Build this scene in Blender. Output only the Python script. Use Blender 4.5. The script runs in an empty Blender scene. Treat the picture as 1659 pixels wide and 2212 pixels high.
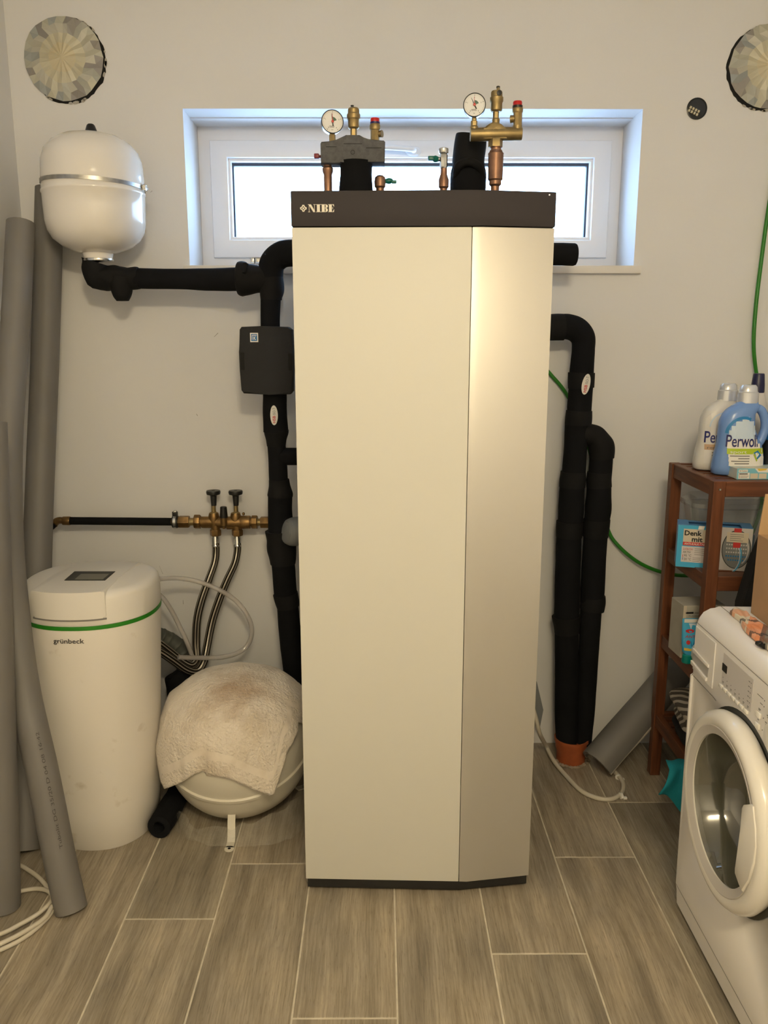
import bpy, bmesh, math, random
from mathutils import Vector, Matrix, noise
random.seed(7)
PI=math.pi
sc=bpy.context.scene
COL=sc.collection
# ------------------------------------------------------------------ camera
F_PX=1780.0; TH=math.radians(11.77); YAW=math.radians(0.24); CH=1.472; CD=2.836
cam_d=bpy.data.cameras.new('camera'); cam=bpy.data.objects.new('camera',cam_d); COL.objects.link(cam)
cam.location=(0,-CD,CH); cam.rotation_euler=(PI/2-TH,0,-YAW)
cam_d.sensor_fit='VERTICAL'; cam_d.sensor_height=36.0; cam_d.lens=F_PX/2212*36.0
cam_d.clip_start=0.02; cam_d.clip_end=100
sc.camera=cam
# ------------------------------------------------------------------ world, lamps, exposure
w=bpy.data.worlds.new('overcast_sky'); sc.world=w; w.use_nodes=True
bg=w.node_tree.nodes['Background']; bg.inputs[0].default_value=(0.42,0.66,1.0,1); bg.inputs[1].default_value=13.0
sc.view_settings.view_transform='Standard'; sc.view_settings.look='None'
sc.view_settings.gamma=1.0; sc.view_settings.exposure=0.0; sc.view_settings.use_curve_mapping=False
def lamp(name,loc,power,rad,col):
    d=bpy.data.lights.new(name,'POINT'); d.energy=power; d.shadow_soft_size=rad; d.color=col
    o=bpy.data.objects.new(name,d); o.location=loc; COL.objects.link(o); return o
WARM=(1.0,0.83,0.53)
lamp('ceiling_bulb_light',(0.10,-3.20,2.43),37,0.05,WARM)
lamp('ceiling_bulb_light',(0.28,-3.30,2.43),37,0.05,WARM)

# ------------------------------------------------------------------ measuring helpers (ray through a measured image point, met with a real plane)
def ray(px,py):
    a=(px-829.5)/F_PX; b=-(py-1106)/F_PX
    yr=math.cos(TH)+b*math.sin(TH); z=-math.sin(TH)+b*math.cos(TH)
    return Vector((a*math.cos(YAW)+yr*math.sin(YAW),-a*math.sin(YAW)+yr*math.cos(YAW),z))
C0=Vector((0,-CD,CH))
def PY(px,py,Y): r=ray(px,py); return C0+r*((Y+CD)/r.y)
def PZ(px,py,Z=0.0): r=ray(px,py); return C0+r*((Z-CH)/r.z)
def PX(px,py,X): r=ray(px,py); return C0+r*(X/r.x)
def SC(p): return F_PX/((p[1]+CD)*math.cos(TH)-(p[2]-CH)*math.sin(TH))
# ------------------------------------------------------------------ materials
MATS={}
def nt(m): m.use_nodes=True; return m.node_tree.nodes,m.node_tree.links
def mat(name,col,rough=0.5,metal=0.0,var=0.0,vscale=6.0,bump=0.0,bscale=200.0,spec=None,coat=0.0,stretch=None,col2=None,trans=0.0,ior=1.45,detail=4):
    if name in MATS: return MATS[name]
    m=bpy.data.materials.new(name); N,L=nt(m); b=N['Principled BSDF']
    b.inputs['Base Color'].default_value=(*col,1); b.inputs['Roughness'].default_value=rough; b.inputs['Metallic'].default_value=metal
    if spec is not None: b.inputs['Specular IOR Level'].default_value=spec
    if coat: b.inputs['Coat Weight'].default_value=coat; b.inputs['Coat Roughness'].default_value=0.08
    if trans: b.inputs['Transmission Weight'].default_value=trans; b.inputs['IOR'].default_value=ior
    if var or bump:
        tc=N.new('ShaderNodeTexCoord'); mp=N.new('ShaderNodeMapping'); L.new(tc.outputs['Object'],mp.inputs[0])
        if stretch: mp.inputs['Scale'].default_value=stretch
    if var:
        n=N.new('ShaderNodeTexNoise'); n.inputs['Scale'].default_value=vscale; n.inputs['Detail'].default_value=detail; L.new(mp.outputs[0],n.inputs[0])
        r=N.new('ShaderNodeValToRGB'); L.new(n.outputs['Fac'],r.inputs[0])
        c2=col2 if col2 else tuple(c*(1-var) for c in col)
        r.color_ramp.elements[0].position=0.35; r.color_ramp.elements[0].color=(*c2,1)
        r.color_ramp.elements[1].position=0.65; r.color_ramp.elements[1].color=(*col,1)
        L.new(r.outputs[0],b.inputs['Base Color'])
    if bump:
        n2=N.new('ShaderNodeTexNoise'); n2.inputs['Scale'].default_value=bscale; n2.inputs['Detail'].default_value=3; L.new(mp.outputs[0],n2.inputs[0])
        bp=N.new('ShaderNodeBump'); bp.inputs['Strength'].default_value=bump; bp.inputs['Distance'].default_value=0.002; L.new(n2.outputs['Fac'],bp.inputs['Height'])
        L.new(bp.outputs[0],b.inputs['Normal'])
    MATS[name]=m; return m
def film(name,col,alpha,rough=0.15,gloss=0.25,bump=0.0):
    if name in MATS: return MATS[name]
    m=bpy.data.materials.new(name); N,L=nt(m); N.remove(N['Principled BSDF']); out=N['Material Output']
    t=N.new('ShaderNodeBsdfTransparent'); g=N.new('ShaderNodeBsdfGlossy'); g.inputs['Roughness'].default_value=rough
    d=N.new('ShaderNodeBsdfDiffuse'); d.inputs[0].default_value=(*col,1)
    a=N.new('ShaderNodeMixShader'); a.inputs[0].default_value=alpha; L.new(t.outputs[0],a.inputs[1]); L.new(d.outputs[0],a.inputs[2])
    fr=N.new('ShaderNodeLayerWeight'); fr.inputs[0].default_value=0.5
    pw=N.new('ShaderNodeMath'); pw.operation='POWER'; pw.inputs[1].default_value=5.0; L.new(fr.outputs['Facing'],pw.inputs[0])
    ml=N.new('ShaderNodeMath'); ml.operation='MULTIPLY_ADD'; ml.inputs[1].default_value=0.7; ml.inputs[2].default_value=0.04+gloss*0.10; L.new(pw.outputs[0],ml.inputs[0])
    b=N.new('ShaderNodeMixShader'); L.new(ml.outputs[0],b.inputs[0]); L.new(a.outputs[0],b.inputs[1]); L.new(g.outputs[0],b.inputs[2])
    if bump:
        n2=N.new('ShaderNodeTexNoise'); n2.inputs['Scale'].default_value=25; bp=N.new('ShaderNodeBump'); bp.inputs['Strength'].default_value=bump; bp.inputs['Distance'].default_value=0.02
        L.new(n2.outputs['Fac'],bp.inputs['Height']); L.new(bp.outputs[0],g.inputs['Normal'])
    L.new(b.outputs[0],out.inputs[0]); MATS[name]=m; return m
wall_m=mat('plaster_paint',(0.79,0.785,0.785),0.75,var=0.03,vscale=2.0,bump=0.12,bscale=90)
ceil_m=mat('ceiling_paint',(0.82,0.80,0.77),0.8)
upvc=mat('window_plastic',(0.83,0.83,0.85),0.35)
sill_m=mat('sill_board',(0.80,0.77,0.73),0.4)
gasket=mat('rubber_gasket',(0.03,0.05,0.09),0.5)
grout=mat('grout',(0.68,0.62,0.50),0.9,var=0.2,vscale=30)
cream=mat('cream_white_lacquer',(0.665,0.655,0.60),0.48,bump=0.03,bscale=400)
silver=mat('silver_lacquer',(0.58,0.56,0.52),0.40,metal=0.55,bump=0.05,bscale=700)
anth=mat('anthracite_lacquer',(0.036,0.031,0.034),0.62,spec=0.25,bump=0.03,bscale=500)
blackp=mat('black_plastic',(0.012,0.012,0.012),0.4)
foam=mat('black_foam',(0.0085,0.009,0.011),0.9,spec=0.15,bump=0.25,bscale=60,var=0.3,vscale=5)
foam2=mat('black_tape_foam',(0.010,0.010,0.011),0.8,spec=0.2,bump=0.3,bscale=35,var=0.3,vscale=9)
epp=mat('charcoal_foam_shell',(0.028,0.028,0.030),0.8,spec=0.25,bump=0.4,bscale=300)
epp2=mat('grey_speckled_foam',(0.13,0.13,0.135),0.8,var=0.3,vscale=90,bump=0.3,bscale=300,spec=0.2,col2=(0.10,0.10,0.104))
greyfoam=mat('grey_foam_tube',(0.185,0.175,0.165),0.55,var=0.15,vscale=3,bump=0.08,bscale=120)
greypipe=mat('grey_plastic_pipe',(0.20,0.21,0.22),0.45)
enamel=mat('white_enamel',(0.84,0.80,0.74),0.16,coat=0.4)
tankw=mat('tank_white',(0.70,0.66,0.56),0.3)
softw=mat('matte_white_plastic',(0.78,0.75,0.70),0.5,bump=0.04,bscale=500)
softb=mat('matte_white_body',(0.78,0.75,0.70),0.5,var=0.0,bump=0.04,bscale=500)
green=mat('green_stripe',(0.02,0.22,0.012),0.4)
brass=mat('brass',(0.40,0.295,0.135),0.45,metal=0.8,var=0.25,vscale=40)
brassd=mat('aged_brass',(0.30,0.18,0.07),0.42,metal=0.85,var=0.35,vscale=40)
copper=mat('copper',(0.34,0.19,0.125),0.42,metal=0.8,var=0.3,vscale=30)
chrome=mat('chrome',(0.62,0.62,0.60),0.22,metal=1.0)
zinc=mat('zinc_steel',(0.45,0.44,0.42),0.35,metal=1.0,var=0.2,vscale=60)
dark=mat('dark_recess',(0.004,0.004,0.004),0.8)
redp=mat('red_plastic',(0.55,0.012,0.012),0.35)
dred=mat('dark_red_plastic',(0.20,0.01,0.02),0.4)
tealp=mat('teal_plastic',(0.0,0.13,0.11),0.35)
whitep=mat('white_print',(0.82,0.80,0.76),0.5)
dial=mat('dial_white',(0.80,0.80,0.80),0.4)
ink=mat('black_ink',(0.01,0.01,0.012),0.6)
navy=mat('navy_ink',(0.008,0.012,0.13),0.4)
greyink=mat('grey_ink',(0.16,0.155,0.15),0.6)
palegrey=mat('pale_grey_panel',(0.60,0.57,0.56),0.45)
redink=mat('red_ink',(0.55,0.03,0.03),0.5)
logoc=mat('cream_logo',(0.75,0.70,0.60),0.4)
blueink=mat('logo_blue',(0.01,0.16,0.42),0.4)
cable_w=mat('white_cable_sheath',(0.62,0.57,0.47),0.45)
cable_g=mat('green_cable_sheath',(0.02,0.20,0.012),0.4)
terra=mat('orange_brown_plastic',(0.42,0.105,0.035),0.45,var=0.25,vscale=20)
cement=mat('cement_crumbs',(0.42,0.34,0.25),0.95,var=0.3,vscale=60,bump=0.6,bscale=80)
cardb=mat('cardboard',(0.44,0.27,0.14),0.85,var=0.08,vscale=12,bump=0.05,bscale=150)
cardi=mat('cardboard_inside',(0.52,0.34,0.18),0.85)
scr=mat('display_black',(0.02,0.02,0.02),0.4,spec=0.2)
lcd=mat('display_grey',(0.15,0.145,0.12),0.4,spec=0.3)
wm=mat('washer_white',(0.80,0.77,0.74),0.32)
wmring=mat('washer_ring_white',(0.82,0.79,0.73),0.22,coat=0.3)
wmin=mat('washer_ring_grey',(0.56,0.53,0.50),0.35)
seam_m=mat('seam_grey',(0.22,0.21,0.20),0.7)
bluelt=mat('bottle_blue',(0.17,0.31,0.66),0.25,spec=0.5)
bottw=mat('bottle_pearl',(0.72,0.70,0.66),0.3)
caps=mat('bottle_cap_silver',(0.66,0.68,0.72),0.22,metal=0.45)
cyan=mat('print_cyan',(0.06,0.42,0.72),0.4)
cyand=mat('print_deep_blue',(0.015,0.20,0.50),0.4)
paleblue=mat('print_pale_blue',(0.58,0.70,0.84),0.4)
lime=mat('print_lime',(0.42,0.55,0.02),0.4)
tan=mat('print_tan',(0.55,0.36,0.22),0.4)
yel=mat('print_yellow',(0.75,0.50,0.06),0.4)
beige=mat('print_beige',(0.66,0.58,0.46),0.5)
tealfab=mat('turquoise_cloth',(0.01,0.30,0.38),0.85,bump=0.4,bscale=200)
blackfab=mat('black_cloth',(0.012,0.012,0.014),0.9,bump=0.4,bscale=120)
wipes=mat('milky_plastic',(0.60,0.60,0.58),0.4)
GLASS=film('window_glass',(0.9,0.95,1.0),0.0,rough=0.02,gloss=0.1)
HOSE=film('clear_hose',(0.62,0.58,0.56),0.42,rough=0.12,gloss=0.6)
WRAP=film('clear_wrap',(0.80,0.77,0.68),0.10,rough=0.25,gloss=0.2,bump=0.6)
TUB=film('clear_tub_plastic',(0.55,0.60,0.60),0.20,rough=0.1,gloss=0.6)
DGLASS=film('door_glass',(0.15,0.145,0.10),0.50,rough=0.06,gloss=0.8)

def wood_mat():
    m=bpy.data.materials.new('dark_red_wood'); N,L=nt(m); b=N['Principled BSDF']; b.inputs['Roughness'].default_value=0.45
    tc=N.new('ShaderNodeTexCoord'); oi=N.new('ShaderNodeObjectInfo'); ad=N.new('ShaderNodeVectorMath'); ad.operation='ADD'
    L.new(tc.outputs['UV'],ad.inputs[0]); L.new(oi.outputs['Random'],ad.inputs[1])
    mp=N.new('ShaderNodeMapping'); mp.inputs['Scale'].default_value=(90,5,1); L.new(ad.outputs[0],mp.inputs[0])
    n=N.new('ShaderNodeTexNoise'); n.inputs['Scale'].default_value=1.0; n.inputs['Detail'].default_value=6; L.new(mp.outputs[0],n.inputs[0])
    r=N.new('ShaderNodeValToRGB'); L.new(n.outputs['Fac'],r.inputs[0])
    r.color_ramp.elements[0].position=0.3; r.color_ramp.elements[0].color=(0.085,0.026,0.010,1)
    r.color_ramp.elements[1].position=0.7; r.color_ramp.elements[1].color=(0.20,0.068,0.026,1)
    L.new(r.outputs[0],b.inputs['Base Color']); return m
wood=wood_mat()
def tile_mat():
    m=bpy.data.materials.new('wood_look_tile'); N,L=nt(m); b=N['Principled BSDF']; b.inputs['Roughness'].default_value=0.42
    tc=N.new('ShaderNodeTexCoord'); oi=N.new('ShaderNodeObjectInfo')
    sc_=N.new('ShaderNodeVectorMath'); sc_.operation='SCALE'; sc_.inputs['Scale'].default_value=3.7; L.new(oi.outputs['Location'],sc_.inputs[0])
    ad=N.new('ShaderNodeVectorMath'); ad.operation='ADD'; L.new(tc.outputs['Object'],ad.inputs[0]); L.new(sc_.outputs[0],ad.inputs[1])
    # gentle waviness of the grain
    nw=N.new('ShaderNodeTexNoise'); nw.inputs['Scale'].default_value=3.0; L.new(ad.outputs[0],nw.inputs[0])
    sb=N.new('ShaderNodeVectorMath'); sb.operation='MULTIPLY'; sb.inputs[1].default_value=(0.022,0.0,0.0); L.new(nw.outputs['Color'],sb.inputs[0])
    a2=N.new('ShaderNodeVectorMath'); a2.operation='ADD'; L.new(ad.outputs[0],a2.inputs[0]); L.new(sb.outputs[0],a2.inputs[1])
    def noise_(scale,det,rg=0.6):
        mp=N.new('ShaderNodeMapping'); mp.inputs['Scale'].default_value=scale; L.new(a2.outputs[0],mp.inputs[0])
        n=N.new('ShaderNodeTexNoise'); n.inputs['Scale'].default_value=1.0; n.inputs['Detail'].default_value=det; n.inputs['Roughness'].default_value=rg
        L.new(mp.outputs[0],n.inputs[0]); return n.outputs['Fac']
    broad=noise_((20,1.6,1),3); fine=noise_((210,7,1),5,0.7); patch=noise_((7,3.0,1),3); pore=noise_((420,26,1),2)
    def ramp(src,p0,c0,p1,c1):
        r=N.new('ShaderNodeValToRGB'); L.new(src,r.inputs[0]); e=r.color_ramp.elements
        e[0].position=p0; e[0].color=(*c0,1); e[1].position=p1; e[1].color=(*c1,1); return r.outputs[0]
    base=ramp(broad,0.33,(0.255,0.222,0.17),0.68,(0.46,0.41,0.325))
    def mul(a,bb,f):
        x=N.new('ShaderNodeMix'); x.data_type='RGBA'; x.blend_type='MULTIPLY'; x.inputs[0].default_value=f
        L.new(a,x.inputs[6]); L.new(bb,x.inputs[7]); return x.outputs[2]
    c=mul(base,ramp(fine,0.35,(0.62,0.60,0.56),0.6,(1.12,1.1,1.08)),0.75)
    c=mul(c,ramp(patch,0.35,(0.80,0.80,0.82),0.65,(1.1,1.08,1.05)),0.9)
    c=mul(c,ramp(pore,0.30,(0.45,0.42,0.38),0.40,(1,1,1)),0.6)
    rv=ramp(oi.outputs['Random'],0.0,(0.88,0.88,0.87),1.0,(1.10,1.07,1.04)); c=mul(c,rv,1.0)
    L.new(c,b.inputs['Base Color'])
    bp=N.new('ShaderNodeBump'); bp.inputs['Strength'].default_value=0.25; bp.inputs['Distance'].default_value=0.001; L.new(fine,bp.inputs['Height']); L.new(bp.outputs[0],b.inputs['Normal'])
    return m
tile_m=tile_mat()
def braid_mat():
    m=bpy.data.materials.new('braided_steel'); N,L=nt(m); b=N['Principled BSDF']; b.inputs['Metallic'].default_value=0.8; b.inputs['Roughness'].default_value=0.35
    tc=N.new('ShaderNodeTexCoord'); sp=N.new('ShaderNodeSeparateXYZ'); L.new(tc.outputs['UV'],sp.inputs[0])
    a=N.new('ShaderNodeMath'); a.operation='MULTIPLY'; a.inputs[1].default_value=2*PI*9; L.new(sp.outputs[0],a.inputs[0])
    n=N.new('ShaderNodeTexNoise'); n.inputs['Scale'].default_value=4; L.new(tc.outputs['UV'],n.inputs[0])
    a2=N.new('ShaderNodeMath'); a2.operation='MULTIPLY_ADD'; a2.inputs[1].default_value=2.5; L.new(n.outputs['Fac'],a2.inputs[0]); L.new(a.outputs[0],a2.inputs[2])
    s=N.new('ShaderNodeMath'); s.operation='SINE'; L.new(a2.outputs[0],s.inputs[0])
    r=N.new('ShaderNodeValToRGB'); L.new(s.outputs[0],r.inputs[0]); e=r.color_ramp.elements
    e[0].position=0.15; e[0].color=(0.035,0.03,0.025,1); e[1].position=0.75; e[1].color=(0.62,0.58,0.50,1)
    L.new(r.outputs[0],b.inputs['Base Color'])
    return m
braid=braid_mat()
def plaid_mat():
    m=bpy.data.materials.new('plaid_fabric'); N,L=nt(m); b=N['Principled BSDF']; b.inputs['Roughness'].default_value=0.85
    tc=N.new('ShaderNodeTexCoord'); mp=N.new('ShaderNodeMapping'); mp.inputs['Rotation'].default_value=(0,0,0.5); mp.inputs['Scale'].default_value=(1,1,0); L.new(tc.outputs['Object'],mp.inputs[0])
    sp=N.new('ShaderNodeSeparateXYZ'); L.new(mp.outputs[0],sp.inputs[0])
    def band(src,per,ph,wd):
        a=N.new('ShaderNodeMath'); a.operation='MULTIPLY_ADD'; a.inputs[1].default_value=1/per; a.inputs[2].default_value=ph; L.new(src,a.inputs[0])
        f=N.new('ShaderNodeMath'); f.operation='FRACT'; L.new(a.outputs[0],f.inputs[0])
        g=N.new('ShaderNodeMath'); g.operation='LESS_THAN'; g.inputs[1].default_value=wd; L.new(f.outputs[0],g.inputs[0]); return g.outputs[0]
    col=None
    rgb=N.new('ShaderNodeRGB'); rgb.outputs[0].default_value=(0.70,0.62,0.50,1); cur=rgb.outputs[0]
    for src,per,ph,wd,cc,f in ((sp.outputs[0],0.09,0.1,0.45,(0.75,0.22,0.07),0.7),(sp.outputs[1],0.085,0.3,0.4,(0.72,0.24,0.08),0.6),(sp.outputs[0],0.09,0.75,0.2,(0.05,0.05,0.045),0.75),(sp.outputs[1],0.085,0.75,0.14,(0.04,0.04,0.04),0.8)):
        g=band(src,per,ph,wd); x=N.new('ShaderNodeMix'); x.data_type='RGBA'; mu=N.new('ShaderNodeMath'); mu.operation='MULTIPLY'; mu.inputs[1].default_value=f; L.new(g,mu.inputs[0])
        L.new(mu.outputs[0],x.inputs[0]); L.new(cur,x.inputs[6]); x.inputs[7].default_value=(*cc,1); cur=x.outputs[2]
    L.new(cur,b.inputs['Base Color']); return m
plaid=plaid_mat()
def stripe_mat():
    m=bpy.data.materials.new('striped_terry'); N,L=nt(m); b=N['Principled BSDF']; b.inputs['Roughness'].default_value=0.9
    tc=N.new('ShaderNodeTexCoord'); n=N.new('ShaderNodeTexWave'); n.wave_type='BANDS'; n.bands_direction='DIAGONAL'
    n.inputs['Scale'].default_value=14; n.inputs['Distortion'].default_value=5; n.inputs['Detail'].default_value=1; n.inputs['Detail Scale'].default_value=0.6; L.new(tc.outputs['Object'],n.inputs[0])
    r=N.new('ShaderNodeValToRGB'); L.new(n.outputs[0],r.inputs[0]); e=r.color_ramp.elements
    e[0].position=0.55; e[0].color=(0.10,0.085,0.07,1); e[1].position=0.7; e[1].color=(0.50,0.44,0.36,1); L.new(r.outputs[0],b.inputs['Base Color']); return m
stripe=stripe_mat()
def towel_mat():
    m=bpy.data.materials.new('cream_terry'); N,L=nt(m); b=N['Principled BSDF']; b.inputs['Roughness'].default_value=0.95; b.inputs['Sheen Weight'].default_value=0.3
    tc=N.new('ShaderNodeTexCoord'); n=N.new('ShaderNodeTexNoise'); n.inputs['Scale'].default_value=9; n.inputs['Detail'].default_value=5; L.new(tc.outputs['Object'],n.inputs[0])
    r=N.new('ShaderNodeValToRGB'); L.new(n.outputs['Fac'],r.inputs[0]); e=r.color_ramp.elements
    e[0].position=0.28; e[0].color=(0.60,0.51,0.40,1); e[1].position=0.50; e[1].color=(0.80,0.72,0.62,1)
    # rusty stain with a place of its own on top of the towel
    vm=N.new('ShaderNodeVectorMath'); vm.operation='DISTANCE'; vm.inputs[1].default_value=(0.015,-0.10,0.45); L.new(tc.outputs['Object'],vm.inputs[0])
    ns=N.new('ShaderNodeTexNoise'); ns.inputs['Scale'].default_value=22; ns.inputs['Detail'].default_value=5; L.new(tc.outputs['Object'],ns.inputs[0])
    ma=N.new('ShaderNodeMath'); ma.operation='MULTIPLY_ADD'; ma.inputs[1].default_value=0.16; L.new(ns.outputs['Fac'],ma.inputs[0]); L.new(vm.outputs['Value'],ma.inputs[2])
    mr=N.new('ShaderNodeMapRange'); mr.inputs[1].default_value=0.09; mr.inputs[2].default_value=0.20; mr.inputs[3].default_value=0.75; mr.inputs[4].default_value=0; L.new(ma.outputs[0],mr.inputs[0])
    x=N.new('ShaderNodeMix'); x.data_type='RGBA'; L.new(mr.outputs[0],x.inputs[0]); L.new(r.outputs[0],x.inputs[6]); x.inputs[7].default_value=(0.36,0.22,0.11,1); L.new(x.outputs[2],b.inputs['Base Color'])
    # terry loops everywhere but on the flat woven band by the hem
    sp=N.new('ShaderNodeSeparateXYZ'); L.new(tc.outputs['UV'],sp.inputs[0])
    g1=N.new('ShaderNodeMath'); g1.operation='GREATER_THAN'; g1.inputs[1].default_value=0.048; L.new(sp.outputs[1],g1.inputs[0])
    g2=N.new('ShaderNodeMath'); g2.operation='LESS_THAN'; g2.inputs[1].default_value=0.072; L.new(sp.outputs[1],g2.inputs[0])
    gm=N.new('ShaderNodeMath'); gm.operation='MULTIPLY'; L.new(g1.outputs[0],gm.inputs[0]); L.new(g2.outputs[0],gm.inputs[1])
    n2=N.new('ShaderNodeTexNoise'); n2.inputs['Scale'].default_value=120; n2.inputs['Detail'].default_value=4; L.new(tc.outputs['Object'],n2.inputs[0])
    inv=N.new('ShaderNodeMath'); inv.operation='SUBTRACT'; inv.inputs[0].default_value=1.0; L.new(gm.outputs[0],inv.inputs[1])
    hh=N.new('ShaderNodeMath'); hh.operation='MULTIPLY'; L.new(n2.outputs['Fac'],hh.inputs[0]); L.new(inv.outputs[0],hh.inputs[1])
    bp=N.new('ShaderNodeBump'); bp.inputs['Strength'].default_value=1.0; bp.inputs['Distance'].default_value=0.008; L.new(hh.outputs[0],bp.inputs['Height']); L.new(bp.outputs[0],b.inputs['Normal'])
    return m
towel_m=towel_mat()
def facet_mat():
    m=bpy.data.materials.new('taped_film'); N,L=nt(m); b=N['Principled BSDF']; b.inputs['Roughness'].default_value=0.35
    a=N.new('ShaderNodeAttribute'); a.attribute_name='tint'; L.new(a.outputs['Color'],b.inputs['Base Color']); return m
facet=facet_mat()
def scuff_mat():
    m=bpy.data.materials.new('scuffed_white_body'); N,L=nt(m); b=N['Principled BSDF']; b.inputs['Roughness'].default_value=0.5
    tc=N.new('ShaderNodeTexCoord'); n=N.new('ShaderNodeTexNoise'); n.inputs['Scale'].default_value=11; n.inputs['Detail'].default_value=6; L.new(tc.outputs['Object'],n.inputs[0])
    r=N.new('ShaderNodeValToRGB'); L.new(n.outputs['Fac'],r.inputs[0]); e=r.color_ramp.elements
    e[0].position=0.22; e[0].color=(0.50,0.43,0.33,1); e[1].position=0.36; e[1].color=(0.78,0.74,0.68,1); L.new(r.outputs[0],b.inputs['Base Color']); return m
scuff=scuff_mat()

# ------------------------------------------------------------------ object helpers
class Thing:
    def __init__(s,name,label,cat,base,group=None):
        o=bpy.data.objects.new(name,None); o.empty_display_size=0.05; o.location=base; COL.objects.link(o)
        o['label']=label; o['category']=cat
        if group: o['group']=group
        s.o=o; s.base=Vector(base)
def finish(bm,name,material,smooth=35):
    me=bpy.data.meshes.new(name)
    bmesh.ops.recalc_face_normals(bm,faces=bm.faces) if smooth!='raw' else None
    bm.to_mesh(me); bm.free()
    for m in (material if isinstance(material,(list,tuple)) else [material]): me.materials.append(m)
    if smooth!='raw' and smooth:
        me.polygons.foreach_set('use_smooth',[True]*len(me.polygons)); me.set_sharp_from_angle(angle=math.radians(smooth))
    return me
def part(name,bm,material,parent,smooth=35,label=None,stuff=False):
    """parent: Thing or (Thing, part object)"""
    if isinstance(parent,tuple): T,po=parent
    else: T,po=parent,parent.o
    bmesh.ops.translate(bm,verts=bm.verts,vec=-T.base)
    o=bpy.data.objects.new(name,finish(bm,name,material,smooth)); COL.objects.link(o); o.parent=po
    if label: o['label']=label
    if stuff: o['kind']='stuff'
    return o
def single(name,bm,material,label,cat,base=None,group=None,smooth=35):
    if base is None:
        vs=[v.co for v in bm.verts]; base=Vector((sum(v.x for v in vs)/len(vs),sum(v.y for v in vs)/len(vs),min(v.z for v in vs)))
    bmesh.ops.translate(bm,verts=bm.verts,vec=-Vector(base))
    o=bpy.data.objects.new(name,finish(bm,name,material,smooth)); COL.objects.link(o); o.location=base
    o['label']=label; o['category']=cat
    if group: o['group']=group
    return o
class Sub:  # lets a single-mesh thing carry parts
    def __init__(s,o): s.o=o; s.base=Vector(o.location)
def struct(name,bm,material,label=None,parent=None,smooth=30):
    o=bpy.data.objects.new(name,finish(bm,name,material,smooth)); COL.objects.link(o)
    if parent: o.parent=parent
    else: o['kind']='structure'
    if label: o['label']=label
    return o
def NB(): return bmesh.new()
def box(bm,lo,hi,bev=0.0,seg=2,M=None):
    r=bmesh.ops.create_cube(bm,size=1.0); vs=r['verts']
    lo=Vector(lo); hi=Vector(hi); c=(lo+hi)/2; d=hi-lo
    for v in vs: v.co=Vector((v.co.x*d.x+c.x,v.co.y*d.y+c.y,v.co.z*d.z+c.z))
    if bev>0:
        es=list({e for v in vs for e in v.link_edges}); rr=bmesh.ops.bevel(bm,geom=es,offset=bev,segments=seg,affect='EDGES',profile=0.5); vs=list({v for v in rr['verts']}|{v for v in vs if v.is_valid})
    if M is not None:
        for v in vs: v.co=M@v.co
    return vs
def prism(bm,poly,axis,a,b,bev=0.0):
    """poly of 2D points extruded along axis ('x','y','z') from a to b"""
    def mk(p,t):
        return {'x':(t,p[0],p[1]),'y':(p[0],t,p[1]),'z':(p[0],p[1],t)}[axis]
    A=[bm.verts.new(mk(p,a)) for p in poly]; B=[bm.verts.new(mk(p,b)) for p in poly]; n=len(poly)
    fs=[bm.faces.new(A),bm.faces.new(B[::-1])]
    for i in range(n): fs.append(bm.faces.new((A[i],B[i],B[(i+1)%n],A[(i+1)%n])))
    if bev>0:
        es=list({e for f in fs[:2] for e in f.edges}); bmesh.ops.bevel(bm,geom=es,offset=bev,segments=2,affect='EDGES',profile=0.5)
def basis(axis):
    z=Vector(axis).normalized(); x=Vector((1,0,0)) if abs(z.x)<0.9 else Vector((0,1,0))
    y=z.cross(x).normalized(); x=y.cross(z); return x,y,z
def lathe(bm,prof,origin,axis=(0,0,1),n=24,wob=0,sx=1,sy=1,ends='cap'):
    x,y,z=basis(axis); o=Vector(origin); rings=[]
    for r,h in prof:
        if r<=1e-6: rings.append([bm.verts.new(o+z*h)])
        else: rings.append([bm.verts.new(o+z*h+(x*math.cos(2*PI*i/n)*sx+y*math.sin(2*PI*i/n)*sy)*(r*(1+wob*random.uniform(-1,1)))) for i in range(n)])
    for A,B in zip(rings,rings[1:]):
        if len(A)==1 and len(B)==1: continue
        for i in range(n):
            j=(i+1)%n
            if len(A)==1: bm.faces.new((A[0],B[i],B[j]))
            elif len(B)==1: bm.faces.new((A[i],A[j],B[0]))
            else: bm.faces.new((A[i],A[j],B[j],B[i]))
    if ends=='loop':
        A,B=rings[-1],rings[0]
        for i in range(n): bm.faces.new((A[i],A[(i+1)%n],B[(i+1)%n],B[i]))
    if ends=='cap':
        for R in (rings[0],rings[-1]):
            if len(R)>1: bm.faces.new(R)
def catmull(P,k=6):
    if len(P)<3: 
        return [tuple(P[0][c]+(P[1][c]-P[0][c])*t/k for c in range(len(P[0]))) for t in range(k+1)]
    out=[]; Q=[tuple(2*P[0][c]-P[1][c] for c in range(len(P[0])))]+list(P)+[tuple(2*P[-1][c]-P[-2][c] for c in range(len(P[0])))]
    for i in range(1,len(Q)-2):
        for s in range(k):
            t=s/k
            out.append(tuple(0.5*((2*b)+(-a+c)*t+(2*a-5*b+4*c-d)*t*t+(-a+3*b-3*c+d)*t**3) for a,b,c,d in zip(Q[i-1],Q[i],Q[i+1],Q[i+2])))
    out.append(tuple(P[-1])); return out
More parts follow.
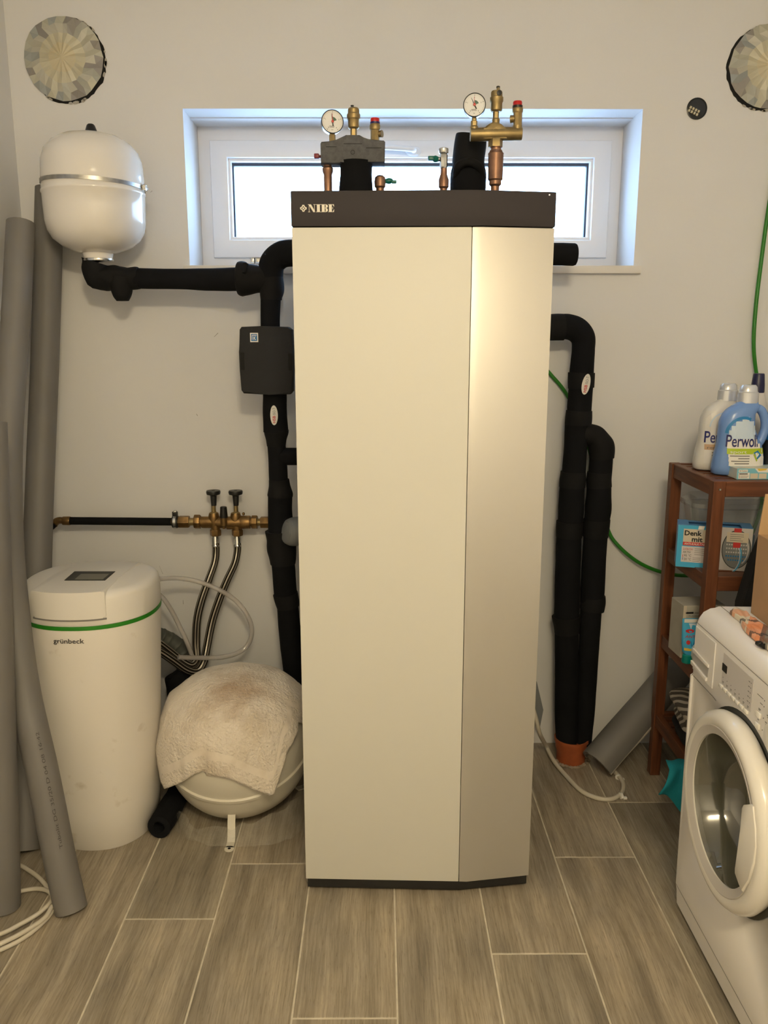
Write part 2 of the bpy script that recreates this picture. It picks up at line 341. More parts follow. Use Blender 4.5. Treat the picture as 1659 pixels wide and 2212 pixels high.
def tube(bm,pts,n=16,k=5,spline=True,cap=True,wob=0.0,wfreq=20,hollow=0.0,flat=None):
    """pts: (x,y,z,r). uv: u around, v along"""
    S=catmull(pts,k) if spline else [tuple(p) for p in pts]
    V=[Vector(p[:3]) for p in S]; R=[p[3] for p in S]
    uvl=bm.loops.layers.uv.verify()
    T=[(V[min(i+1,len(V)-1)]-V[max(i-1,0)]).normalized() for i in range(len(V))]
    ref=Vector((0,-1,0)); 
    if abs(T[0].dot(ref))>0.9: ref=Vector((1,0,0))
    N_=(ref-T[0]*ref.dot(T[0])).normalized(); rings=[]; L=[0]
    for i,(p,t,r) in enumerate(zip(V,T,R)):
        N_=(N_-t*N_.dot(t)).normalized(); B_=t.cross(N_)
        if i: L.append(L[-1]+(V[i]-V[i-1]).length)
        ring=[]
        for j in range(n):
            a=2*PI*j/n; d=N_*math.cos(a)+B_*math.sin(a); rr=r
            if wob: rr*=1+wob*noise.noise((p+d*r)*wfreq)
            ring.append(bm.verts.new(p+d*rr))
        rings.append(ring)
    for i in range(len(rings)-1):
        for j in range(n):
            f=bm.faces.new((rings[i][j],rings[i][(j+1)%n],rings[i+1][(j+1)%n],rings[i+1][j]))
            for lp,(u,v) in zip(f.loops,((j/n,L[i]),((j+1)/n,L[i]),((j+1)/n,L[i+1]),(j/n,L[i+1]))): lp[uvl].uv=(u,v)
    if hollow:
        for idx in (0,-1):
            ring=rings[idx]; c=V[idx]; sgn=1 if idx==0 else -1
            inn=[bm.verts.new(c+(v.co-c)*hollow) for v in ring]; dp=[bm.verts.new(v.co+T[idx]*sgn*R[idx]*0.9) for v in inn]
            for j in range(n):
                j2=(j+1)%n; bm.faces.new((ring[j],ring[j2],inn[j2],inn[j])); bm.faces.new((inn[j],inn[j2],dp[j2],dp[j]))
            bm.faces.new(dp)
    elif cap: bm.faces.new(rings[0]); bm.faces.new(rings[-1])
    return V,T
def pt(px,py,Y,hw): p=PY(px,py,Y); return (p.x,p.y,p.z,hw/SC(p))
def ptube(bm,L,**kw): return tube(bm,[pt(*q) for q in L],**kw)
def fpt(px,py,hw,z=None):
    p=PZ(px,py,0.0); r=hw/SC(p); z=r if z is None else z; p=PZ(px,py,z); return (p.x,p.y,p.z,r)
# flat print laid on a surface: text and shapes in metres, mapped by fn(x,y,layer)->Vector
class Print:
    def __init__(s,fn): s.bm=NB(); s.fn=fn; s.mats=[]; s.k=0
    def mi(s,m):
        if m not in s.mats: s.mats.append(m)
        return s.mats.index(m)
    def grid(s,x0,y0,x1,y1,m,nx=1,ny=1,lay=0):
        i=s.mi(m); g=[[s.bm.verts.new(s.fn(x0+(x1-x0)*a/nx,y0+(y1-y0)*b/ny,lay)) for a in range(nx+1)] for b in range(ny+1)]
        for b in range(ny):
            for a in range(nx): s.bm.faces.new((g[b][a],g[b][a+1],g[b+1][a+1],g[b+1][a])).material_index=i
    def poly(s,P,m,lay=0):
        f=s.bm.faces.new([s.bm.verts.new(s.fn(x,y,lay)) for x,y in P]); f.material_index=s.mi(m)
    def ell(s,cx,cy,rx,ry,m,lay=0,n=28,a0=0,a1=2*PI):
        s.poly([(cx+rx*math.cos(a0+(a1-a0)*i/n),cy+ry*math.sin(a0+(a1-a0)*i/n)) for i in range(n if a1-a0>6.2 else n+1)],m,lay)
    def ring(s,cx,cy,r0x,r0y,w_,m,lay=0,n=32,a0=0,a1=2*PI):
        for i in range(n):
            a=a0+(a1-a0)*i/n; b=a0+(a1-a0)*(i+1)/n
            s.poly([(cx+r0x*math.cos(a),cy+r0y*math.sin(a)),(cx+r0x*math.cos(b),cy+r0y*math.sin(b)),(cx+(r0x-w_)*math.cos(b),cy+(r0y-w_)*math.sin(b)),(cx+(r0x-w_)*math.cos(a),cy+(r0y-w_)*math.sin(a))],m,lay)
    def text(s,body,x,y,h,m,lay=1,width=None,bold=0.0,shear=0.0,rot=0.0,res=3):
        c=bpy.data.curves.new('t','FONT'); c.body=body; c.size=1.0; c.offset=bold; c.shear=shear; c.resolution_u=res
        o=bpy.data.objects.new('t',c); COL.objects.link(o); bpy.context.view_layer.update()
        dg=bpy.context.evaluated_depsgraph_get(); me=bpy.data.meshes.new_from_object(o.evaluated_get(dg))
        vs=[v.co.copy() for v in me.vertices]
        if vs:
            x0=min(v.x for v in vs); x1=max(v.x for v in vs); k=h/0.70; kx=k if width is None else width/(x1-x0)
            i=s.mi(m); ca,sa=math.cos(rot),math.sin(rot)
            nv=[]
            for v in vs:
                a=(v.x-x0)*kx; b=v.y*k
                nv.append(s.bm.verts.new(s.fn(x+a*ca-b*sa,y+a*sa+b*ca,lay)))
            for p in me.polygons:
                try: s.bm.faces.new([nv[q] for q in p.vertices]).material_index=i
                except ValueError: pass
        bpy.data.objects.remove(o); bpy.data.meshes.remove(me); bpy.data.curves.remove(c)
    def lines(s,x0,y0,w_,n,dy,m,h=0.0012,lay=1):
        for i in range(n): s.grid(x0,y0-i*dy,x0+w_*random.uniform(0.7,1),y0-i*dy+h,m,1,1,lay)
    def build(s,parent,name='printed_label'): return part(name,s.bm,s.mats,parent,smooth='raw')
def plane_fn(o,ux,uy,e=0.0006):
    o=Vector(o); ux=Vector(ux).normalized(); uy=Vector(uy).normalized(); n=ux.cross(uy)
    return lambda x,y,l: o+ux*x+uy*y+n*(e*(l+1))

# ================================================================== ROOM
XL,XR,YB,ZC=-1.172,1.46,-4.3,2.60
WX0,WX1,WZ0,WZ1=-0.630,0.839,1.712,2.195; WT=0.36
bm=NB()
def wallhole(bm):
    O=[(XL-0.2,0),(XR+0.2,0),(XR+0.2,ZC+0.2),(XL-0.2,ZC+0.2)]; I=[(WX0,WZ0),(WX1,WZ0),(WX1,WZ1),(WX0,WZ1)]
    vo=[[bm.verts.new((x,y,z)) for x,z in O] for y in (0,WT)]; vi=[[bm.verts.new((x,y,z)) for x,z in I] for y in (0,WT)]
    for k in (0,1):
        for i in range(4):
            j=(i+1)%4; f=(vo[k][i],vo[k][j],vi[k][j],vi[k][i]); bm.faces.new(f if k==0 else f[::-1])
    for i in range(4):
        j=(i+1)%4; bm.faces.new((vi[0][i],vi[0][j],vi[1][j],vi[1][i])); bm.faces.new((vo[0][j],vo[0][i],vo[1][i],vo[1][j]))
wallhole(bm); wall_back=struct('wall_back',bm,wall_m,smooth=0)
bm=NB()
for (x0,y0),(x1,y1),w_ in (((463,728),(471,719),0.0010),((424,894),(427,898),0.0012),((395,1296),(396,1305),0.0010),((325,416),(329,412),0.0008),((600,1322),(604,1328),0.001),((344,1222),(352,1240),0.0005)):
    a=PY(x0,y0,0); b=PY(x1,y1,0); d=(b-a).normalized(); q=Vector((-d.z,0,d.x))*w_; bm.faces.new([bm.verts.new(p+Vector((0,-0.0006,0))) for p in (a+q*0.2,a+q,b+q*0.4,b-q)])
part_o=bpy.data.objects.new('scuff_mark',finish(bm,'scuff_mark',mat('scuff_grey',(0.18,0.16,0.14),0.9),0)); COL.objects.link(part_o); part_o.parent=wall_back
bm=NB(); box(bm,(XL-0.2,YB,0),(XL,0,ZC+0.2)); struct('wall_left',bm,wall_m,smooth=0)
bm=NB(); box(bm,(XR,YB,0),(XR+0.2,0,ZC+0.2)); struct('wall_right',bm,wall_m,smooth=0)
bm=NB(); box(bm,(XL-0.2,YB-0.2,0),(XR+0.2,YB,ZC+0.2)); struct('wall_front',bm,wall_m,smooth=0)
bm=NB(); box(bm,(XL-0.2,YB-0.2,ZC),(XR+0.2,0,ZC+0.1)); struct('ceiling',bm,ceil_m,smooth=0)
# floor: grout bed with one plank tile each
bm=NB(); box(bm,(XL-0.2,YB-0.2,-0.1),(XR+0.2,0.02,-0.0012)); floor=struct('floor',bm,grout,smooth=0)
PITCH=0.2345; X0T=-1.3705; ENDS={0:-0.60,1:-0.25,2:-0.55,3:-0.953,4:-0.7235,5:-1.2755,6:-0.19,7:-1.081,8:-0.6965,9:-0.4065,10:-0.85,11:-0.3,12:-0.6}
tm_cache={}
for c in range(13):
    xa=max(X0T+c*PITCH,XL)+0.0022; xb=min(X0T+(c+1)*PITCH,XR)-0.0022
    if xb-xa<0.02: continue
    cuts=[y for y in [ENDS[c]+k*1.2 for k in range(-4,3)] if YB<y<0]; cuts=[YB]+sorted(cuts)+[0.0]
    for ya,yb in zip(cuts,cuts[1:]):
        L=yb-ya-0.0045
        if L<0.02: continue
        key=(round(xb-xa,4),round(L,4))
        if key not in tm_cache:
            bm=NB(); box(bm,(-key[0]/2,-L/2,-0.009),(key[0]/2,L/2,0.0),bev=0.0008,seg=1); tm_cache[key]=finish(bm,'tile',tile_m,30)
        o=bpy.data.objects.new('tile',tm_cache[key]); COL.objects.link(o); o.location=((xa+xb)/2,(ya+yb)/2,0); o.parent=floor
# ---- window
FY=0.21
wt=bpy.data.objects.new('window_1',None); COL.objects.link(wt); wt.location=((WX0+WX1)/2,FY,WZ0); wt['kind']='structure'; wt['label']='low wide white plastic tilt window in a deep reveal above the heat pump'; wt['category']='window'
class W: pass
WN=W(); WN.o=wt; WN.base=Vector(wt.location)
def frame(bm,x0,z0,x1,z1,ix0,iz0,ix1,iz1,ya,yb,bev=0.003):
    O=[(x0,z0),(x1,z0),(x1,z1),(x0,z1)]; I=[(ix0,iz0),(ix1,iz0),(ix1,iz1),(ix0,iz1)]; V=[]
    for L_ in (O,I): V.append([[bm.verts.new((x,y,z)) for x,z in L_] for y in (ya,yb)])
    fr_=[]
    for i in range(4):
        j=(i+1)%4
        fr_.append(bm.faces.new((V[0][0][i],V[0][0][j],V[1][0][j],V[1][0][i]))); bm.faces.new((V[0][1][j],V[0][1][i],V[1][1][i],V[1][1][j]))
        bm.faces.new((V[0][0][j],V[0][0][i],V[0][1][i],V[0][1][j])); bm.faces.new((V[1][0][i],V[1][0][j],V[1][1][j],V[1][1][i]))
    if bev>0:
        es=[e for f in fr_ for e in f.edges if not ((e.verts[0] in V[0][0])!=(e.verts[1] in V[0][0]))]
        bmesh.ops.bevel(bm,geom=list(set(es)),offset=bev,segments=2,affect='EDGES',profile=0.5)
bm=NB(); frame(bm,WX0,WZ0,WX1,WZ1,-0.56,1.78,0.77,2.12,FY,FY+0.07); part('window_frame',bm,upvc,WN)
bm=NB(); frame(bm,-0.587,1.757,0.798,2.145,-0.527,1.818,0.738,2.088,FY-0.018,FY+0.04,0.006); sash=part('sash',bm,upvc,WN)
bm=NB(); frame(bm,-0.530,1.815,0.741,2.091,-0.518,1.829,0.729,2.078,FY-0.004,FY+0.045,0.004); part('glazing_bead',bm,upvc,(WN,sash))
bm=NB(); frame(bm,-0.520,1.826,0.731,2.081,-0.5125,1.829,0.7225,2.068,FY+0.022,FY+0.042,0); part('gasket',bm,gasket,(WN,sash),label='dark rubber gasket round the pane')
bm=NB(); box(bm,(-0.52,FY+0.026,1.826),(0.731,FY+0.030,2.08)); part('pane',bm,GLASS,(WN,sash))
bm=NB(); h=PY(893,326,FY-0.03)
lathe(bm,[(0,0),(0.016,0),(0.017,0.008),(0.013,0.012),(0,0.013)],(h.x,FY-0.018,h.z),(0,-1,0),20,sx=1.6)
tube(bm,[(h.x,FY-0.025,h.z,0.008),(h.x,FY-0.05,h.z,0.009),(h.x-0.02,FY-0.058,h.z+0.001,0.009),(h.x-0.07,FY-0.058,h.z+0.004,0.0085),(h.x-0.13,FY-0.058,h.z+0.006,0.008)],n=12)
part('handle',bm,upvc,(WN,sash))
bm=NB(); h=PY(555,562,FY-0.01); box(bm,(h.x-0.02,FY-0.022,1.737),(h.x-0.008,FY-0.0,1.757),0.002); box(bm,(h.x-0.004,FY-0.022,1.737),(h.x+0.028,FY,1.757),0.002); box(bm,(h.x+0.002,FY-0.024,1.742),(h.x+0.004,FY-0.02,1.752)); part('hinge',bm,chrome,(WN,sash))
bm=NB(); box(bm,(WX0-0.018,-0.022,WZ0-0.024),(WX1+0.020,FY+0.002,WZ0+0.001),0.002); o=part('window_sill',bm,sill_m,WN)
bm=NB(); box(bm,(WX0,0.105,WZ1-0.0035),(WX1,FY,WZ1+0.001)); struct('trim_1',bm,wall_m,smooth=0)

# ================================================================== HEAT PUMP
HP=Thing('heat_pump','tall cream and silver heat pump cabinet with a dark top band before the window','heat pump',(0.1,-0.54,0))
BX0,BX1,FYL,FYS,FYB,BKY=-0.204,0.404,-0.843,-0.857,-0.858,-0.235
SX=0.2105
bm=NB(); prism(bm,[(BX0+0.001,FYL+0.016),(SX,FYS+0.016),(BX1-0.001,-0.815),(BX1-0.001,BKY),(BX0+0.001,BKY)],'z',0.05,1.72); part('cabinet',bm,mat('cabinet_grey_white',(0.62,0.60,0.56),0.45),HP)
bm=NB(); prism(bm,[(BX0,FYL),(SX-0.001,FYS),(SX-0.001,FYS+0.017),(BX0,FYL+0.017)],'z',0.037,1.7265,0.002); part('front_panel',bm,cream,HP,label='cream front panel')
bm=NB(); prism(bm,[(SX+0.001,FYS),(0.232,FYB),(BX1,-0.831),(BX1,-0.75),(BX1-0.012,-0.75),(BX1-0.012,-0.815),(0.232,FYB+0.017),(SX+0.001,FYS+0.017)],'z',0.037,1.7265,0.0015); part('corner_panel',bm,silver,HP,label='silver chamfered corner panel')
bm=NB(); prism(bm,[(BX0-0.001,FYL-0.002),(SX,FYS-0.002),(0.232,FYB-0.002),(BX1+0.001,-0.833),(BX1+0.001,BKY),(BX0-0.001,BKY)],'z',1.7285,1.806,0.0025); top=part('top_cover',bm,anth,HP,label='anthracite top cover band')
bm=NB(); prism(bm,[(BX0+0.004,FYL+0.006),(SX,FYS+0.006),(BX1-0.004,-0.825),(BX1-0.004,-0.26),(BX0+0.004,-0.26)],'z',0.008,0.0365,0.002); part('plinth',bm,blackp,HP)
for x,y in ((-0.19,-0.80),(0.385,-0.79),(-0.17,-0.29),(0.37,-0.29)):
    bm=NB(); lathe(bm,[(0,0),(0.017,0),(0.018,0.006),(0.012,0.009),(0,0.009)],(x,y,0),n=18); part('foot',bm,zinc,HP)
ng=Vector((FYS-FYL,0,0)); fx=Vector((SX-BX0,FYS-FYL,0)).normalized()
o0=Vector((BX0,FYL-0.002,1.7285)); P=Print(plane_fn(o0,fx,(0,0,1),0.0005))
a=PY(648,450,-0.846); lx=a.x-BX0; lz=a.z-1.7285
# emblem: four curved wings round a dot
cx,cz=lx+0.0078,lz; R=0.0083
for q in range(4):
    a0=PI/4+q*PI/2; pts=[]
    c=(cx+R*1.35*math.cos(a0),cz+R*1.35*math.sin(a0))
    for i in range(9):
        t=a0+PI-0.72+1.44*i/8; pts.append((c[0]+R*0.98*math.cos(t),c[1]+R*0.98*math.sin(t)))
    for i in range(8,-1,-1):
        t=a0+PI-0.72+1.44*i/8; pts.append((c[0]+R*0.70*math.cos(t),c[1]+R*0.70*math.sin(t)))
    for i in range(8): P.poly([pts[i],pts[i+1],pts[16-i],pts[17-i]],logoc)
P.ell(cx,cz,R*0.26,R*0.26,logoc,n=14)
# NIBE in a fat-face cut
H_=0.0168; b0=lz-H_/2; x=lx+0.0185
def rc(x0,y0,x1,y1): P.grid(x+x0*H_,b0+y0*H_,x+x1*H_,b0+y1*H_,logoc)
def pg(L): P.poly([(x+u*H_,b0+v*H_) for u,v in L],logoc)
rc(0.0,0,0.30,0.05); rc(0.12,0.05,0.18,0.90); pg([(0.0,1),(0.42,1),(0.95,0.10),(0.95,0.0),(0.72,0.0),(0.12,0.92),(0.0,0.95)]); rc(0.86,0.1,0.92,0.95); rc(0.74,0.95,1.04,1.0)
x+=1.02*H_; rc(0.05,0,0.75,0.05); rc(0.05,0.95,0.75,1); rc(0.20,0.05,0.60,0.95)
x+=0.74*H_; rc(0.0,0,0.62,0.05); rc(0.0,0.95,0.62,1); rc(0.12,0.05,0.52,0.95)
for yc,ry in ((0.755,0.245),(0.26,0.26)):
    n=14; po=[]; pi_=[]
    for i in range(n+1):
        t=-PI/2+PI*i/n; po.append((0.62+0.34*math.cos(t),yc+ry*math.sin(t))); pi_.append((0.60+0.05*math.cos(t),yc+(ry-0.05)*math.sin(t)))
    for i in range(n): pg([po[i],po[i+1],pi_[i+1],pi_[i]])
rc(0.52,0.49,0.64,0.53)
x+=0.98*H_; rc(0.0,0,0.80,0.05); rc(0.0,0.95,0.80,1); rc(0.12,0.05,0.52,0.95); rc(0.52,0.49,0.66,0.53); pg([(0.80,0.05),(0.84,0.34),(0.79,0.34),(0.62,0.05)]); pg([(0.80,0.95),(0.62,0.95),(0.78,0.70),(0.83,0.70)]); rc(0.63,0.38,0.67,0.64)
P.build((HP,top),'lettering')
# two little status lights on the band's right end
for px in (1175,1187):
    a=PY(px,421,-0.836); bm=NB(); lathe(bm,[(0,0),(0.0022,0),(0.0018,0.002),(0,0.0025)],(a.x,-0.835,a.z),(0,-1,0),12); part('status_light',bm,mat('lens_white',(0.8,0.85,1.0),0.1),(HP,top))
bm=NB(); a=PY(895,410,-0.4); box(bm,(a.x-0.035,-0.5,1.805),(a.x+0.03,-0.42,1.8135),0.004); part('cable_cover',bm,anth,HP)

# ================================================================== SAFETY GROUPS AND FITTINGS ON TOP
YG=-0.50
def hexn(bm,p,ax,r,h): lathe(bm,[(0,0),(r*0.93,0),(r,0.0012),(r,h-0.0012),(r*0.93,h),(0,h)],p,ax,6)
def gauge(T,c,r,yaw,name='pressure_gauge',n1=-100,n2=100,tilt=0.0):
    nrm=Vector((math.sin(yaw),-math.cos(yaw),tilt)).normalized()
    bm=NB(); lathe(bm,[(0,-0.024),(r*0.93,-0.024),(r*0.97,-0.02),(r,0.0),(r,0.003),(r*0.95,0.005),(r*0.92,0.001),(0,0.001)],c,nrm,40)
    g=part(name,bm,[mat('gauge_case',(0.02,0.03,0.04),0.25)],T)
    ux=Vector((math.cos(yaw),math.sin(yaw),0)); uy=nrm.cross(ux)*1.0
    if uy.z<0: uy=-uy
    P=Print(plane_fn(Vector(c)+nrm*0.0015,ux,uy,0.0004)); R=r*0.92
    P.ell(0,0,R,R,dial,0,40)
    P.ell(0.0,0.0,R*0.42,R*0.42,mat('dial_green',(0.08,0.17,0.12),0.5),1,10,math.radians(18),math.radians(88))
    P.poly([(0,0)]+[(R*0.42*math.cos(math.radians(t)),R*0.42*math.sin(math.radians(t))) for t in range(18,90,10)],MATS['dial_green'],1)
    for i in range(0,33):
        t=math.radians(-55+290*i/32.0) if False else math.radians(235-290*i/32.0)
        big=i%8==0; r0=R*(0.80 if big else 0.86); wv=0.018*R if big else 0.008*R
        d=(math.cos(t),math.sin(t)); q=(-d[1]*wv,d[0]*wv)
        P.poly([(d[0]*r0+q[0],d[1]*r0+q[1]),(d[0]*r0-q[0],d[1]*r0-q[1]),(d[0]*R*0.93-q[0],d[1]*R*0.93-q[1]),(d[0]*R*0.93+q[0],d[1]*R*0.93+q[1])],ink,1)
    for i,s in enumerate('01234'):
        t=math.radians(235-72.5*i); P.text(s,R*0.66*math.cos(t)-R*0.05,R*0.66*math.sin(t)-R*0.06,R*0.13,ink,1)
    P.text('bar',-R*0.1,-R*0.78,R*0.10,ink,1); P.lines(-R*0.3,-R*0.42,R*0.6,2,R*0.1,ink,R*0.035)
    P.build((T,g),'dial_face')
    for ang,m_,ln in ((n1,ink,0.72),(n2,redp,0.72)):
        t=math.radians(ang); d=Vector((math.cos(t),math.sin(t),0)); bm=NB(); o=Vector(c)+nrm*(0.0035 if m_ is ink else 0.0045)
        D=ux*d.x+uy*d.y; Q=ux*-d.y+uy*d.x
        vs=[bm.verts.new(o+D*R*ln+Q*R*0.012),bm.verts.new(o+D*R*ln-Q*R*0.012),bm.verts.new(o-Q*R*0.035),bm.verts.new(o-D*R*0.42-Q*R*0.055),bm.verts.new(o-D*R*0.42+Q*R*0.055),bm.verts.new(o+Q*R*0.035)] if m_ is ink else [bm.verts.new(o+D*R*ln+Q*R*0.012),bm.verts.new(o+D*R*ln-Q*R*0.012),bm.verts.new(o-Q*R*0.03),bm.verts.new(o+Q*R*0.03)]
        f=bm.faces.new(vs); ex=bmesh.ops.extrude_face_region(bm,geom=[f]); bmesh.ops.translate(bm,verts=[v for v in ex['geom'] if isinstance(v,bmesh.types.BMVert)],vec=nrm*0.0006)
        part('needle',bm,m_,(T,g),smooth=0)
    bm=NB(); lathe(bm,[(0,0),(R*0.13,0),(R*0.12,0.002),(0,0.0025)],Vector(c)+nrm*0.005,nrm,16); part('hub',bm,redp,(T,g))
def px_lathe(bm,cx,rows,Y,n=24,axis=(0,0,1)):
    """rows (half width px, y px) from bottom to top, revolved about the upright line through cx at depth Y"""
    p0=PY(cx,rows[0][1],Y); prof=[]
    for hw,py in rows:
        p=PY(cx,py,Y); prof.append((hw/SC(p),p.z-p0.z))
    prof=[(0,prof[0][1])]+prof+[(0,prof[-1][1])]; lathe(bm,prof,p0,axis,n)
# ---- left group in its speckled foam shell
a=PY(765,350,YG)
SG=Thing('boiler_safety_group','grey foam-shelled safety group with round gauge and red-capped valve on the heat pump','safety valve group',(a.x,YG,1.806))
def pxpoly(L,Y): return [(PY(x,y,Y).x,PY(x,y,Y).z) for x,y in L]
bm=NB(); prism(bm,pxpoly([(693,352),(692,310),(694,306),(728,304),(747,291),(776,291),(795,303),(829,303),(832,306),(831,350),(795,350),(780,347),(745,348),(735,352)],YG-0.03),'y',YG-0.03,YG+0.03,0.003); sh=part('foam_shell',bm,epp2,SG,label='grey speckled insulation shell')
bm=NB()
for q in (((704,316.5),(727,317.5)),((742,310),(782,311)),((791,319),(824,321))):
    A=PY(*q[0],YG-0.03); B=PY(*q[1],YG-0.03); box(bm,(A.x,YG-0.0306,A.z-0.0012),(B.x,YG-0.028,A.z))
lathe(bm,[(0.0045,0),(0.0055,0),(0.0055,0.0006),(0.0045,0.0006)],(PY(762,329,YG-0.03)),(0,-1,0),20,ends='loop'); part('mould_line',bm,dark,(SG,sh),stuff=False)
bm=NB(); px_lathe(bm,718,[(7,306),(7,291),(5.5,290),(5.5,284)],YG,n=8); part('gauge_socket',bm,brass,SG)
g=PY(718,263,YG-0.012); gauge(SG,(g.x,YG-0.012,g.z),0.0295,0.18,n1=97,n2=92)
bm=NB(); px_lathe(bm,764,[(7,294),(7,279)],YG,n=6); px_lathe(bm,764,[(9,279),(12,276),(12.5,260),(14.5,257),(14.5,248),(12.5,245),(12.5,237),(10,233.5),(3,233)],YG,n=28); v=part('air_vent',bm,brass,SG)
bm=NB(); px_lathe(bm,761,[(1.8,233),(1.8,231),(3.6,230.5),(3.6,227.5)],YG,n=12); part('cap',bm,blackp,(SG,v))
bm=NB(); px_lathe(bm,810,[(9.5,306),(9.5,281)],YG,n=8); px_lathe(bm,810,[(11,281),(11.5,279),(11.5,271),(10,268)],YG,n=28); 
p=PY(820,290,YG); lathe(bm,[(0,0),(0.008,0),(0.009,0.012),(0,0.012)],(p.x-0.004,YG,p.z),(0.8,-0.4,0),16); v=part('safety_valve',bm,brass,SG)
bm=NB(); px_lathe(bm,810,[(10.5,268),(10.5,264)],YG,n=20); part('collar',bm,navy,(SG,v))
bm=NB(); px_lathe(bm,810,[(9.5,265),(9.8,257.5),(9,255.5)],YG,n=10); part('cap',bm,redp,(SG,v))
bm=NB(); px_lathe(bm,709,[(9,420),(9,378),(11.5,372),(12,364),(9,360),(9,357),(12,355.5),(12,352)],YG,n=24); part('copper_riser',bm,copper,SG)
bm=NB(); a=PY(687,338,YG-0.01); box(bm,(a.x-0.010,YG-0.02,a.z-0.006),(a.x+0.003,YG-0.004,a.z+0.006),0.002); A=pt(690,338,YG,3); B=pt(700,339,YG,3); tube(bm,[A,B],n=10); part('valve_key',bm,dred,SG,label='dark red valve key')
bm=NB(); ptube(bm,[(769,425,YG,37),(769,404,YG,36),(769,380,YG,34),(769,362,YG,34.5),(769,350,YG,36)],n=24,wob=0.02); part('pipe_insulation',bm,foam,SG,label='thick black foam round the riser')
# ---- copper elbow with small green drain key
a=PY(820,395,YG); DV=Thing('drain_fitting','small rounded copper elbow with a teal key, right of the foam shelled group','pipe fitting',(a.x,YG,1.806))
bm=NB(); px_lathe(bm,821,[(9,420),(9,407),(12,403),(12.5,392),(11,383),(6,379)],YG,n=24); part('elbow',bm,copper,DV)
bm=NB(); ptube(bm,[(831,391,YG,3.5),(838,391,YG,6),(845,391,YG,5.5),(848,392,YG,3)],n=12); a=PY(851,393,YG); box(bm,(a.x-0.007,YG-0.006,a.z-0.004),(a.x+0.007,YG+0.006,a.z+0.004),0.002); part('key',bm,tealp,DV)
# ---- nickel valve with teal key
a=PY(958,360,YG); NV=Thing('vent_valve','upright nickel ball valve with a teal key, middle of the heat pump top','valve',(a.x,YG,1.806))
bm=NB(); px_lathe(bm,958,[(8,420),(8,408),(11,404),(11,388),(7,376),(7,364)],YG,n=24); part('copper_reducer',bm,copper,NV)
bm=NB(); px_lathe(bm,958,[(7,364),(8.5,360),(8.5,336),(7.5,332)],YG,n=8); px_lathe(bm,958,[(9.5,332),(10.5,330),(10.5,322),(9.5,320.5)],YG,n=24); A=pt(950,344,YG,4); B=pt(944,344,YG,4.5); tube(bm,[A,B],n=12); part('valve_body',bm,chrome,NV)
bm=NB(); ptube(bm,[(947,344,YG,5),(940,343,YG,7),(936,342.5,YG,5)],n=8); a=PY(931,342,YG); box(bm,(a.x-0.008,YG-0.006,a.z-0.0055),(a.x+0.009,YG+0.006,a.z+0.0055),0.002); part('key',bm,tealp,NV)
# ---- right brass group
a=PY(1070,290,YG)
BG=Thing('brass_safety_group','bare brass safety manifold with gauge and red-capped valve on a fat copper riser','safety valve group',(a.x,YG,1.806))
bm=NB()
ptube(bm,[(1016,291,YG,13.5),(1018,291,YG,14),(1070,290,YG,14),(1124,289,YG,13.5),(1127,289,YG,13)],n=20,spline=False)
# domed web
n=14
prism(bm,pxpoly([(1041,284),(1045,278),(1051,271),(1058,266),(1065,263),(1076,263),(1084,267),(1091,273),(1096,280),(1099,284),(1096,300),(1044,300)],YG-0.014),'y',YG-0.014,YG+0.014,0.006)
px_lathe(bm,1071,[(8,268),(8,262),(8.5,259),(7,256)],YG,n=20)
px_lathe(bm,1024,[(9,290),(9,275),(7,272)],YG,n=20); px_lathe(bm,1117,[(10,290),(10,272)],YG,n=20)
px_lathe(bm,1070,[(15.5,318),(15.5,303),(14,300)],YG,n=6)
lathe(bm,[(0.0055,0),(0.0065,0),(0.0065,0.0015),(0.0055,0.0015)],PY(1071,281,YG-0.0142)+Vector((0,0.001,0)),(0,-1,0),20,ends='loop')
part('manifold',bm,brass,BG)
bm=NB(); px_lathe(bm,1024,[(7,272),(7,262),(5,260),(5,252)],YG,n=6); part('gauge_socket',bm,brass,BG)
g=PY(1025,227,YG-0.012); gauge(BG,(g.x,YG-0.012,g.z),0.0295,-0.10,n1=117,n2=93)
bm=NB(); px_lathe(bm,1071,[(6.5,257),(6.5,242)],YG,n=6); px_lathe(bm,1072,[(10,242),(12.5,239),(12.5,223),(14.5,219),(14.5,211),(12.5,209),(12.5,200),(11,197)],YG,n=28)
ptube(bm,[(1077,205,YG-0.008,4),(1077,197,YG-0.008,4),(1076,190,YG-0.004,3.6)],n=12); v=part('air_vent',bm,brass,BG)
bm=NB(); p=PY(1078,201,YG-0.014); lathe(bm,[(0,0),(0.0065,0),(0.0065,0.004),(0,0.005)],p,(0.1,-1,0),16); px_lathe(bm,1076,[(4,190.5),(4,187),(3,186)],YG-0.004,n=14); part('cap',bm,blackp,(BG,v))
bm=NB(); px_lathe(bm,1118,[(9,272),(9.5,268),(9.5,244)],YG,n=8); px_lathe(bm,1118,[(10.5,244),(11.5,242),(11.5,235),(10.5,233)],YG,n=28); p=PY(1108,256,YG); lathe(bm,[(0,0),(0.009,0),(0.010,0.012),(0,0.012)],(p.x+0.006,YG+0.004,p.z),(-0.9,0.3,0),16); v=part('safety_valve',bm,brass,BG)
bm=NB(); px_lathe(bm,1118,[(11,234),(11,228.5)],YG,n=20); part('collar',bm,blackp,(BG,v))
bm=NB(); px_lathe(bm,1118,[(9.8,229),(10,221),(9,219)],YG,n=10); part('cap',bm,redp,(BG,v))
bm=NB(); px_lathe(bm,1069,[(9,420),(9,403),(13,399),(13,391),(16,388),(16.5,335),(17,332),(14,328),(13,325),(11,324),(11,320),(13,319),(13,317)],YG,n=28); part('copper_riser',bm,copper,BG)
